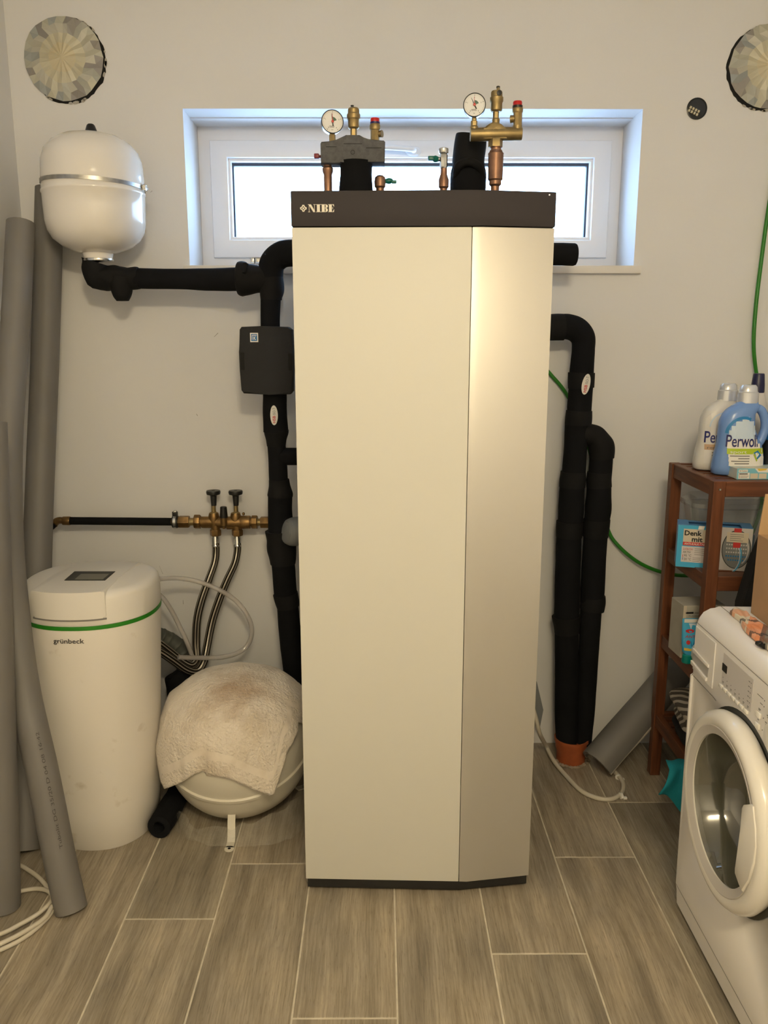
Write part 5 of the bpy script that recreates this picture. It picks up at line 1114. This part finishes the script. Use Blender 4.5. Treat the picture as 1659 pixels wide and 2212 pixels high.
b=part('carton',bm,mat('carton_sky_blue',(0.10,0.30,0.62),0.4),TBx,0)
bm=NB(); box(bm,(0,-0.001,Ht-0.001),(0.03,Dp,Ht+0.001),M=M); box(bm,(Wd-0.03,0,Ht-0.001),(Wd,Dp,Ht+0.001),M=M); box(bm,(0.03,Dp-0.02,Ht-0.001),(Wd-0.03,Dp,Ht),M=M); part('top_rim',bm,mat('carton_sky_blue',(0,0,0)),TBx,0)
P=Print(plane_fn(M@Vector((0,0,0)),ux,(0,0,1)))
P.grid(0,0,Wd*0.56,Ht,cyan,lay=0); P.grid(Wd*0.56,0,Wd,Ht,palegrey,lay=0)
P.poly([(Wd*0.28,Ht),(Wd*0.36,Ht),(Wd*0.33,Ht*0.8),(Wd*0.26,Ht*0.8)],whitep,1)
P.grid(0.016,0.076,0.092,0.117,beige,lay=1); P.grid(0.016,0.067,0.098,0.0775,redink,lay=2); P.grid(0.014,0.016,0.090,0.064,mat('print_pinkish',(0.66,0.62,0.62),0.5),lay=1)
P.text('Denk',0.019,0.098,0.0145,ink,3,width=0.048,bold=0.03,res=2); P.text('mit',0.040,0.080,0.0145,ink,3,width=0.030,bold=0.03,res=2)
P.text('ANTI-KALK-TABS',0.020,0.0695,0.0060,whitep,3,width=0.062,bold=0.01,res=2)
P.text('2-FACH',0.018,0.053,0.0065,redink,3,width=0.026,res=2); P.text('AKTIV',0.018,0.044,0.0060,ink,3,width=0.022,res=2); P.text('95 °C',0.022,0.033,0.0068,ink,3,width=0.020,res=2); P.text('20 °C',0.022,0.022,0.0068,ink,3,width=0.020,res=2)
P.grid(0.0175,0.031,0.019,0.039,redink,lay=3); P.grid(0.0175,0.022,0.019,0.030,blueink,lay=3)
P.lines(0.050,0.058,0.036,4,0.006,greyink,0.0012,3); P.lines(0.046,0.030,0.022,3,0.005,greyink,0.001,3); P.ell(Wd*0.50,0.008,0.016,0.014,yel,2,16)
cx_,cy_=Wd*0.80,Ht*0.50
P.ring(cx_,cy_,0.040,0.058,0.0395,ink,1,36); P.ring(cx_,cy_,0.038,0.056,0.0375,mat('drum_grey',(0.22,0.23,0.23),0.4),2,36)
for r_ in range(7):
    for c__ in range(9):
        x_=cx_-0.028+c__*0.0065; y_=cy_-0.034+r_*0.0115
        if ((x_-cx_)/0.033)**2+((y_-cy_)/0.05)**2<1: P.grid(x_,y_,x_+0.0038,y_+0.0045,palegrey if (r_>1) else cyand,lay=3)
P.ring(cx_-0.012,cy_-0.02,0.028,0.05,0.003,cyan,4,18,-1.2,0.9); P.ring(cx_-0.016,cy_-0.02,0.028,0.05,0.002,paleblue,4,18,-1.2,0.9)
P.ring(cx_,cy_,0.034,0.050,0.004,palegrey,4,18,-1.0,0.7)
P.grid(cx_-0.010,cy_+0.006,cx_+0.010,Ht,redink,lay=5); P.grid(cx_-0.029,cy_+0.022,cx_+0.030,cy_+0.052,beige,lay=6); P.lines(cx_-0.020,cy_+0.045,0.040,4,0.006,greyink,0.0014,7)
P.build((TBx,b))
def tub(lb,cx,cy,z,w_,d_,h_,grp):
    T=Thing('storage_tub',lb,'plastic box',(cx,cy,z),grp); bm=NB()
    rows=[(z,0.86),(z+0.004,0.88),(z+h_*0.85,0.98)]; R=[]
    n=40
    for zz,s in rows: R.append([bm.verts.new((cx+sup(w_/2*s,d_/2*s,2*PI*i/n,5)[0],cy+sup(w_/2*s,d_/2*s,2*PI*i/n,5)[1],zz)) for i in range(n)])
    for A,B in zip(R,R[1:]):
        for i in range(n): bm.faces.new((A[i],A[(i+1)%n],B[(i+1)%n],B[i]))
    bm.faces.new(R[0]); part('tub_body',bm,TUB,T,50)
    bm=NB(); rows=[(z+h_*0.83,1.03),(z+h_*0.86,1.04),(z+h_*0.92,1.03),(z+h_*0.93,0.96),(z+h_,0.90)]; R=[]
    for zz,s in rows: R.append([bm.verts.new((cx+sup(w_/2*s,d_/2*s,2*PI*i/n,5)[0],cy+sup(w_/2*s,d_/2*s,2*PI*i/n,5)[1],zz)) for i in range(n)])
    for A,B in zip(R,R[1:]):
        for i in range(n): bm.faces.new((A[i],A[(i+1)%n],B[(i+1)%n],B[i]))
    bm.faces.new(R[-1]); part('lid',bm,TUB,T,50)
    return T
T=tub('large clear plastic tub behind the tabs carton on second tier',1.11,-0.31,Z2,0.30,0.165,0.19,None)
bm=NB()
for i in range(3): box(bm,(1.03+i*0.05,-0.34,Z2+0.008),(1.07+i*0.05,-0.27,Z2+0.05+0.01*i),0.006)
part('contents',bm,mat('blue_grey_contents',(0.08,0.16,0.24),0.6),T,label='blue-grey things inside')
# ---- third tier: lint roller box + tube
Z3=0.515-0.003
c=PY(1473,1392,-0.42); LR=Thing('appliance_carton','narrow grey-white carton standing on the third tier behind the left rail','carton',(c.x,-0.42,Z3))
x0=PY(1461,1340,-0.42).x; bm=NB(); M=Matrix.Translation((x0+0.012,-0.44,Z3))@Matrix.Rotation(0.06,4,'Z'); box(bm,(0,0,0),(0.13,0.09,0.168),0.001,1,M=M); b=part('carton',bm,mat('carton_pale',(0.52,0.49,0.42),0.6,var=0.15,vscale=14),LR,20)
P=Print(plane_fn(M@Vector((0,0,0)),M.to_3x3()@Vector((1,0,0)),(0,0,1))); P.grid(0.008,0.142,0.032,0.148,ink,lay=0); P.text('AIRE',0.034,0.142,0.005,ink,0); P.text('FUSSELRASIERER',0.018,0.132,0.0055,greyink,0,width=0.07)
P.grid(0,0,0.010,0.168,beige,lay=0); P.build((LR,b))
c=PY(1490,1400,-0.475); TU=Thing('stain_remover_tube','stain remover tube with teal cap, cap down against the pale carton','tube',(c.x,-0.475,Z3))
bm=NB(); tcx=PY(1489,1350,-0.475).x+0.004
R=[]; n=28
for zz,a_,d_ in ((Z3+0.026,0.012,0.012),(Z3+0.034,0.019,0.016),(Z3+0.06,0.023,0.015),(Z3+0.10,0.025,0.010),(Z3+0.14,0.026,0.0015)): R.append([bm.verts.new((tcx+a_*math.cos(2*PI*i/n),-0.475+d_*math.sin(2*PI*i/n),zz)) for i in range(n)])
for A,B in zip(R,R[1:]):
    for i in range(n): bm.faces.new((A[i],A[(i+1)%n],B[(i+1)%n],B[i]))
bm.faces.new(R[0]); bm.faces.new(R[-1]); b=part('tube_body',bm,cyan,TU,50)
bm=NB(); lathe(bm,[(0,0),(0.016,0),(0.017,0.003),(0.015,0.024),(0.012,0.027),(0,0.027)],(tcx-0.002,-0.475,Z3),n=24); part('cap',bm,mat('teal_cap',(0.0,0.30,0.26),0.35),TU)
def fnT(x,y,l): 
    d=0.016-(y-0.034)*0.12; a_=0.022+(y-0.034)*0.04; t=max(-0.98,min(0.98,x/a_)); return Vector((tcx+x,-0.475-max(0.002,d)*math.sqrt(1-t*t)-0.0012*(l+1),Z3+y))
P=Print(fnT); P.grid(-0.021,0.128,0.024,0.139,whitep,6,1,0); P.poly([(-0.008,0.126),(0.018,0.126),(0.020,0.112),(0,0.106)],paleblue,0); P.ell(-0.004,0.103,0.013,0.006,redink,1,16); P.ring(0.0,0.074,0.0195,0.022,0.0194,whitep,0,20); P.text('ANTI',-0.018,0.082,0.008,redink,1,width=0.034,shear=0.2,bold=0.01); P.ell(-0.008,0.068,0.006,0.007,redink,1,12); P.poly([(-0.002,0.072),(0.014,0.074),(0.016,0.066),(0.010,0.064),(0.010,0.056),(0.0,0.056)],cyand,1); P.grid(-0.018,0.042,0.018,0.050,yel,6,1,0); P.build((TU,b))
c=PY(1512,1405,-0.50); bm=NB()
bmesh.ops.create_icosphere(bm,subdivisions=3,radius=0.035)
for v in bm.verts:
    v.co=Vector((v.co.x*0.9,v.co.y*0.8,v.co.z*1.1))*(1+0.35*noise.noise(v.co*45)); v.co+=Vector((c.x+0.012,-0.49,Z3+0.038))
single('plastic_bag',bm,wipes,'small crumpled milky plastic bag by the teal-capped tube','bag')
# ---- fourth tier: towel, cloths
def cloth_lump(name,lb,mat_,cx,cy,z,sx,sy,sz,seed,layers=0,cat='cloth',amp=0.08,rot=0.0):
    bm=NB(); r=bmesh.ops.create_cube(bm,size=2.0); bmesh.ops.subdivide_edges(bm,edges=bm.edges,cuts=11,use_grid_fill=True)
    for v in bm.verts:
        p=v.co.copy(); q=Vector([abs(c)**1 for c in p]); L=(abs(p.x)**4+abs(p.y)**4+abs(p.z)**4)**0.25; p=p/L*max(q)
        d=noise.noise(Vector((p.x*1.3+seed,p.y*1.3,p.z*1.3))); fold=math.sin(p.z*PI*layers)*0.06 if layers else 0
        p=Vector((p.x*(1+amp*d+fold),p.y*(1+amp*d+fold),p.z*(1+amp*d)))
        x_=p.x*sx; y_=p.y*sy; v.co=Vector((cx+x_*math.cos(rot)-y_*math.sin(rot),cy+x_*math.sin(rot)+y_*math.cos(rot),z+sz+p.z*sz))
    return single(name,bm,mat_,lb,cat,smooth=60)
Z4=0.228-0.003
c=PY(1470,1530,-0.45)
cloth_lump('folded_towel','folded dark grey towel with wavy cream stripes bulging from the lowest tier',stripe,1.035,-0.445,Z4+0.062,0.105,0.11,0.050,3.1,2,'towel',0.12,-0.1)
cloth_lump('folded_cloth','black cloth pressed under the striped towel on the lowest tier',blackfab,1.04,-0.43,Z4,0.10,0.10,0.031,5.5,1,'cloth',0.1)
# turquoise cloth hanging over the front rail
bm=NB(); T0=[(1456,1562),(1480,1555),(1482,1622),(1470,1620),(1452,1602),(1437,1588),(1440,1583)]
YT=SY1-0.010; G=[]
nx,nz=16,14
ax0,ax1=PY(1437,1590,YT).x,PY(1437,1590,YT).x+0.13
for i in range(nx+1):
    t=i/nx; x_=ax0+0.02+(ax1-ax0)*t; zb=0.135-0.05*min(1,t*2.2)+0.012*math.sin(t*9); zt_=0.215+0.012*t; col=[]
    for j in range(nz+1):
        s=j/nz; z_=zt_+(zb-zt_)*s; col.append(bm.verts.new((x_-0.028*s*(1-t),YT-0.010*math.sin(PI*s)-0.006*math.sin(t*14+s*2),z_)))
    G.append(col)
for i in range(nx):
    for j in range(nz): bm.faces.new((G[i][j],G[i+1][j],G[i+1][j+1],G[i][j+1]))
# flap going back over the rail under the towels
for i in range(nx):
    a_,b_=G[i][0],G[i+1][0]
    bk=[bm.verts.new((v.co.x,v.co.y+0.035,0.2295)) for v in (a_,b_)]; bm.faces.new((a_,bk[0],bk[1],b_))
bmesh.ops.remove_doubles(bm,verts=bm.verts,dist=0.0003)
o=single('turquoise_cloth',bm,tealfab,'turquoise cloth hanging over the front of the lowest tier','cloth',smooth=70); o.modifiers.new('t','SOLIDIFY').thickness=0.003
# plain black slab filling the dark area right of the rack
bm=NB()
prism(bm,[(1.085,1.02),(1.15,1.03),(1.25,1.02),(1.27,0.55),(1.24,0.50),(1.05,0.52),(1.005,0.60),(1.015,0.74),(1.04,0.86)],'y',SY1-0.055,SY1-0.006,0.012)
single('black_slab',bm,blackfab,'flat black slab at the front right of the shelf rack behind the carton','bag')

# ================================================================== WASHING MACHINE
MX,MY1,MH=0.780,-0.905,0.832; MY0=MY1-0.60; MD=0.56
WM=Thing('washing_machine','white front-loading washing machine with a round glass door at the right picture edge','washing machine',(MX+MD/2,(MY0+MY1)/2,0))
def U(u): return MY1-u
# body with a rounded top front edge
prof=[(MX+0.004,0.012),(MX,0.065),(MX,0.655),(MX-0.002,0.66),(MX-0.002,0.790),(MX+0.003,0.806),(MX+0.012,0.820),(MX+0.028,0.829),(MX+0.05,MH),(MX+MD,MH),(MX+MD,0.012)]
bm=NB()
A=[bm.verts.new((x,MY1,z)) for x,z in prof]; B=[bm.verts.new((x,MY0,z)) for x,z in prof]; n=len(prof)
f1=bm.faces.new(A); f2=bm.faces.new(B[::-1])
for i in range(n): bm.faces.new((A[i],B[i],B[(i+1)%n],A[(i+1)%n]))
bmesh.ops.bevel(bm,geom=list({e for f in (f1,f2) for e in f.edges}),offset=0.006,segments=2,affect='EDGES'); body=part('body',bm,wm,WM,40)
for x,y in ((MX+0.05,MY1-0.05),(MX+0.05,MY0+0.05),(MX+MD-0.05,MY1-0.05),(MX+MD-0.05,MY0+0.05)):
    bm=NB(); lathe(bm,[(0,0),(0.02,0),(0.02,0.008),(0.010,0.010),(0.010,0.014),(0,0.014)],(x,y,0),n=16); part('foot',bm,blackp,WM)
def groove(L,w_=0.0012,name='panel_seam',m_=seam_m,x=MX-0.0006):
    """thin recessed-looking joint strip on the front plane, L of (u,z)"""
    bm=NB()
    for (u0,z0),(u1,z1) in zip(L,L[1:]):
        d=Vector((u1-u0,z1-z0)).normalized(); q=Vector((-d.y,d.x))*w_/2
        vs=[bm.verts.new((xx,U(a+s*q.x),b_+s*q.y)) for xx in (x-0.0004,x+0.002) for a,b_ in ((u0,z0),(u1,z1)) for s in (1,-1)]
        bm.faces.new((vs[0],vs[1],vs[3],vs[2]))
    part(name,bm,m_,(WM,body),smooth=0)
groove([(0.0,0.793),(0.60,0.793)],0.0014,x=MX-0.002); groove([(0.0,0.654),(0.125,0.654),(0.150,0.652)],0.002,x=MX-0.001); groove([(0.46,0.652),(0.60,0.654)],0.002,x=MX-0.001); groove([(0.0,0.066),(0.60,0.066)],0.002,x=MX)
bm=NB(); box(bm,(MX+0.055,U(0.6),MH-0.001),(MX+0.0565,U(0.0),MH+0.0006)); part('panel_seam',bm,seam_m,(WM,body),smooth=0)
# detergent drawer
bm=NB(); box(bm,(MX-0.0045,U(0.128),0.672),(MX-0.0018,U(0.006),0.785),0.001,1); dr=part('detergent_drawer',bm,wm,WM)
def cup(poly,depth,mt,parent,name):
    bm=NB(); A=[bm.verts.new((MX-0.0050,U(u),z)) for u,z in poly]
    c=(sum(p[0] for p in poly)/len(poly),sum(p[1] for p in poly)/len(poly))
    B=[bm.verts.new((MX-0.0050+0.0002,U(c[0]+(u-c[0])*0.93),c[1]+(z-c[1])*0.90)) for u,z in poly]
    for i in range(len(poly)): bm.faces.new((A[i],A[(i+1)%len(poly)],B[(i+1)%len(poly)],B[i]))
    return bm,A,B
bm=NB(); prism(bm,[(U(0.008),0.727),(U(0.104),0.722),(U(0.104),0.715),(U(0.008),0.716)],'x',MX-0.0085,MX-0.0045,0.001); prism(bm,[(U(0.004),0.694),(U(0.101),0.688),(U(0.100),0.679),(U(0.004),0.684)],'x',MX-0.010,MX-0.0045,0.001); part('grip',bm,wm,(WM,dr))
bm=NB(); prism(bm,[(U(0.010),0.7155),(U(0.103),0.7145),(U(0.100),0.689),(U(0.005),0.695)],'x',MX-0.0052,MX-0.0040); part('grip_recess_shade',bm,mat('recess_shade_grey',(0.40,0.385,0.37),0.6),(WM,dr),smooth=0)  # flat plate in darkened washer white: painted shade of the grip recess
# control field
bm=NB(); box(bm,(MX-0.0030,U(0.325),0.706),(MX-0.0018,U(0.172),0.780),0.0008,1); cp=part('control_panel',bm,palegrey,WM,label='pale grey control field')
bm=NB(); box(bm,(MX-0.0042,U(0.197),0.738),(MX-0.0028,U(0.172),0.756),0.0008,1); part('display',bm,scr,(WM,cp),label='small black display')
P=Print(lambda x,y,l: Vector((MX-0.0032-0.0004*l,U(x),y)))
for i in range(6): P.ell(0.180+i*0.0215,0.7235-i*0.0006,0.0013,0.0013,ink,0,10)
for i in range(5): P.ell(0.316,0.768-i*0.011,0.0014,0.0014,ink,0,10); P.grid(0.304,0.767-i*0.011,0.311,0.769-i*0.011,greyink,lay=0)
for i in range(7): P.grid(0.178+i*0.0215,0.7125,0.186+i*0.0215,0.7145,greyink,lay=0); P.grid(0.178+i*0.0215,0.7095,0.184+i*0.0215,0.7110,greyink,lay=0)
P.build((WM,cp),'marking')
for i in range(7):
    u_=0.168+i*0.0215; bm=NB(); box(bm,(MX-0.0075,U(u_+0.0185),0.697),(MX-0.0018,U(u_),0.705),0.0018,2); part('button',bm,wmring,WM)
for u_,z_ in ((0.352,0.719),(0.352,0.695)):
    bm=NB(); box(bm,(MX-0.0075,U(u_+0.020),z_-0.006),(MX-0.0018,U(u_),z_+0.006),0.0022,2); part('button',bm,wmring,WM)
P=Print(lambda x,y,l: Vector((MX-0.0024-0.0004*l,U(x),y)))
# maker's mark and small print
P.ring(0.021,0.772,0.009,0.009,0.0014,greyink,0,24,0.6,5.6); P.text('B',0.017,0.767,0.009,greyink,1,bold=0.02); P.text('auknecht',0.0255,0.767,0.0085,greyink,1,width=0.047,bold=0.015)
P.text('6',0.014,0.753,0.006,greyink,0); P.text('A+',0.022,0.745,0.005,greyink,0); P.grid(0.026,0.7485,0.062,0.7497,greyink,lay=0)
P.grid(0.345,0.757,0.372,0.7585,greyink,lay=0); P.ell(0.378,0.757,0.0015,0.0015,ink,0,10); P.grid(0.360,0.744,0.372,0.7455,greyink,lay=0); P.ell(0.378,0.744,0.0015,0.0015,ink,0,10)
P.grid(0.356,0.730,0.366,0.732,greyink,lay=0); P.grid(0.356,0.7275,0.363,0.729,greyink,lay=0); P.ell(0.380,0.720,0.0015,0.0015,ink,0,10); P.ell(0.380,0.694,0.0015,0.0015,ink,0,10); P.grid(0.356,0.706,0.362,0.708,greyink,lay=0)
for i in range(9):
    a_=math.radians(195-i*20); x_=0.450+0.050*math.cos(a_); y_=0.712+0.050*math.sin(a_); P.grid(x_-0.012,y_-0.001,x_+0.004,y_+0.0012,greyink,lay=0); P.grid(x_-0.010,y_-0.0045,x_+0.002,y_-0.003,greyink,lay=0)
P.build((WM,body),'lettering')
bm=NB(); lathe(bm,[(0,0),(0.033,0),(0.033,0.004),(0.029,0.018),(0.026,0.020),(0,0.020)],(MX-0.002,U(0.450),0.712),(-1,0,0),36); part('dial_knob',bm,wmring,WM)
# door
DC=Vector((MX,U(0.304),0.470))
bm=NB(); lathe(bm,[(0.20,0.0005),(0.2185,0.0005),(0.2185,0.0025),(0.20,0.0025)],DC,(-1,0,0),64,ends='loop'); part('door_gap',bm,mat('gap_dark',(0.02,0.022,0.018),0.35),(WM,body))
bm=NB(); lathe(bm,[(0.19,0.003),(0.206,0.004),(0.2125,0.018),(0.211,0.032),(0.203,0.043),(0.192,0.047),(0.181,0.045),(0.178,0.0435),(0.1595,0.038),(0.1595,0.035),(0.175,0.020),(0.19,0.008)],DC,(-1,0,0),72,ends='loop')
door=part('door_ring',bm,wmring,WM,40)
bm=NB(); lathe(bm,[(0.180,0.0452),(0.1785,0.0445),(0.1605,0.0385),(0.1592,0.0382),(0.1592,0.0396),(0.1780,0.0462)],DC,(-1,0,0),72,ends='loop'); part('inner_bevel',bm,wmin,(WM,door),40)
# glass bowl
bm=NB(); lathe(bm,[(0.1605,0.0365),(0.157,0.030),(0.150,0.012),(0.142,-0.02),(0.132,-0.055),(0.112,-0.070),(0.06,-0.078),(0.0,-0.080)],DC,(-1,0,0),64,ends='open'); part('glass_bowl',bm,DGLASS,(WM,door),60)
bm=NB(); 
for r0,r1,z0,z1,mm in ((0.156,0.150,0.0,-0.02,1),):
    lathe(bm,[(0.172,0.019),(0.162,0.001),(0.1555,-0.001),(0.1555,-0.060),(0.156,-0.080),(0.147,-0.080),(0.143,-0.060),(0.151,-0.005),(0.166,0.016)],DC,(-1,0,0),64,ends='loop')
part('door_seal',bm,mat('seal_rubber',(0.10,0.10,0.085),0.5),(WM,door),50)
# handle: curved white grip over the glass
bm=NB(); HL=[]
for z_,ui,uo in ((0.513,0.378,0.402),(0.50,0.374,0.412),(0.47,0.372,0.428),(0.44,0.370,0.434),(0.41,0.369,0.432),(0.38,0.366,0.428),(0.35,0.360,0.420),(0.325,0.352,0.408),(0.305,0.352,0.396),(0.292,0.360,0.380)): HL.append((z_,ui-0.045,uo-0.03))
P0=[(PX(x,y,MX-0.050).y,PX(x,y,MX-0.050).z) for x,y in ((1601,1745),(1605,1738),(1619,1737),(1625,1742),(1630,1790),(1631,1830),(1627,1865),(1616,1900),(1602,1926),(1595,1912),(1586,1886),(1586,1875),(1594,1840),(1599,1790))]
prism(bm,P0,'x',MX-0.050,MX-0.036,0.003); part('handle',bm,wmring,(WM,door),40)
# drum inside: body front would hide it, so open dark bowl behind glass
bm=NB(); lathe(bm,[(0.150,0.0028),(0.0,0.0028)],DC,(-1,0,0),48)
bm.free()
cutm=NB(); lathe(cutm,[(0,-0.05),(0.157,-0.05),(0.157,0.30),(0,0.30)],DC,(1,0,0),64); bmesh.ops.translate(cutm,verts=cutm.verts,vec=-WM.base)
ct=bpy.data.objects.new('cut',finish(cutm,'cut',wm)); COL.objects.link(ct); ct.location=WM.base
md=body.modifiers.new('b','BOOLEAN'); md.object=ct; md.solver='EXACT'; bpy.context.view_layer.update()
nm=bpy.data.meshes.new_from_object(body.evaluated_get(bpy.context.evaluated_depsgraph_get())); body.modifiers.clear(); body.data=nm; bpy.data.objects.remove(ct)
bm=NB(); lathe(bm,[(0.156,0.02),(0.156,0.10),(0.235,0.101),(0.235,0.40),(0,0.40)],DC,(1,0,0),64); 
bm.free()
bm=NB(); lathe(bm,[(0.1565,0.012),(0.1565,0.28),(0.0,0.28)],DC,(1,0,0),64,ends='open'); part('drum',bm,mat('drum_steel',(0.13,0.125,0.09),0.45,metal=0.6),WM,50)
# ---- cardboard box, cloth, clip on the washer
CB=Thing('cardboard_box','open brown cardboard box standing on the washing machine','box',(1.05,-1.10,MH))
X0,X1,Y1,Y0=0.887,1.22,-0.955,-1.25; ZB=PY(1616,1154,Y1).z; M=Matrix.Translation((X0,Y1,MH+0.001))@Matrix.Rotation(math.radians(-1.5),4,'Z'); hb=ZB-MH-0.001; t=0.004; wx,wy=X1-X0,Y1-Y0
bm=NB()
for lo,hi in (((0,-wy,0),(t,0,hb)),((wx-t,-wy,0),(wx,0,hb)),((t,-t,0),(wx-t,0,hb)),((t,-wy,0),(wx-t,-wy+t,hb)),((t,-wy+t,0),(wx-t,-t,t))): box(bm,lo,hi,M=M)
cb=part('box_walls',bm,cardb,CB,0)
bm=NB(); box(bm,(0,0,-0.003),(wx,0.10,0),M=M@Matrix.Translation((0,-0.002,hb))@Matrix.Rotation(math.radians(100),4,'X')); part('flap',bm,cardi,CB,0)
bm=NB(); box(bm,(-0.11,-wy,-0.003),(0,0,0),M=M@Matrix.Translation((0.003,0,hb))@Matrix.Rotation(math.radians(-262),4,'Y')); 
bm.free()
P=Print(lambda x,y,l: M@Vector((-0.0006-0.0004*l,-x,y)))
P.grid(0.118,0.03,0.24,0.115,whitep,lay=0)
for i in range(12): P.grid(0.112,0.035+i*0.010,0.1165,0.035+i*0.010+0.006,ink,lay=0)
P.build((CB,cb),'shipping_label')
# plaid cloth
edge=[(1576,1322),(1583,1316),(1595,1317),(1608,1322),(1625,1336),(1662,1362),(1700,1392),(1700,1420),(1659,1400),(1640,1386),(1622,1372),(1606,1356),(1598,1340),(1588,1332)]
q=[PZ(x,y,MH+0.006) for x,y in edge]; c=sum(q,Vector())/len(q)
bm=NB(); rings=[]
E=catmull([(p.x,p.y) for p in q+[q[0]]],5)[:-1]
nE=len(E)
for k,(f,h_) in enumerate(((1.0,0.0015),(0.985,0.008),(0.93,0.012),(0.75,0.012),(0.5,0.010),(0.25,0.011))):
    rings.append([bm.verts.new((c.x+(x-c.x)*f,c.y+(y-c.y)*f,MH+h_+(0.005*noise.noise(Vector((x*60+f*3,y*45,f*5))) if k>0 else 0))) for x,y in E])
for A,B in zip(rings,rings[1:]):
    for i in range(nE): bm.faces.new((A[i],A[(i+1)%nE],B[(i+1)%nE],B[i]))
bm.faces.new(rings[0]); bm.faces.new(rings[-1])
single('plaid_cloth',bm,plaid,'orange and cream plaid cloth lying on the washing machine beside the cardboard box','cloth',smooth=70)
bm=NB(); a=PZ(1635,1391,MH+0.003); b=PZ(1651,1399,MH+0.003); d=(b-a); 
tube(bm,[(a.x,a.y,MH+0.005,0.005),(a.x+d.x*.4,a.y+d.y*.4,MH+0.0065,0.0065),(a.x+d.x*.6,a.y+d.y*.6,MH+0.005,0.005),(b.x,b.y,MH+0.006,0.006)],n=12,k=5)
single('black_clip',bm,blackp,'small black clip on the washing machine edge below the plaid cloth','clip')
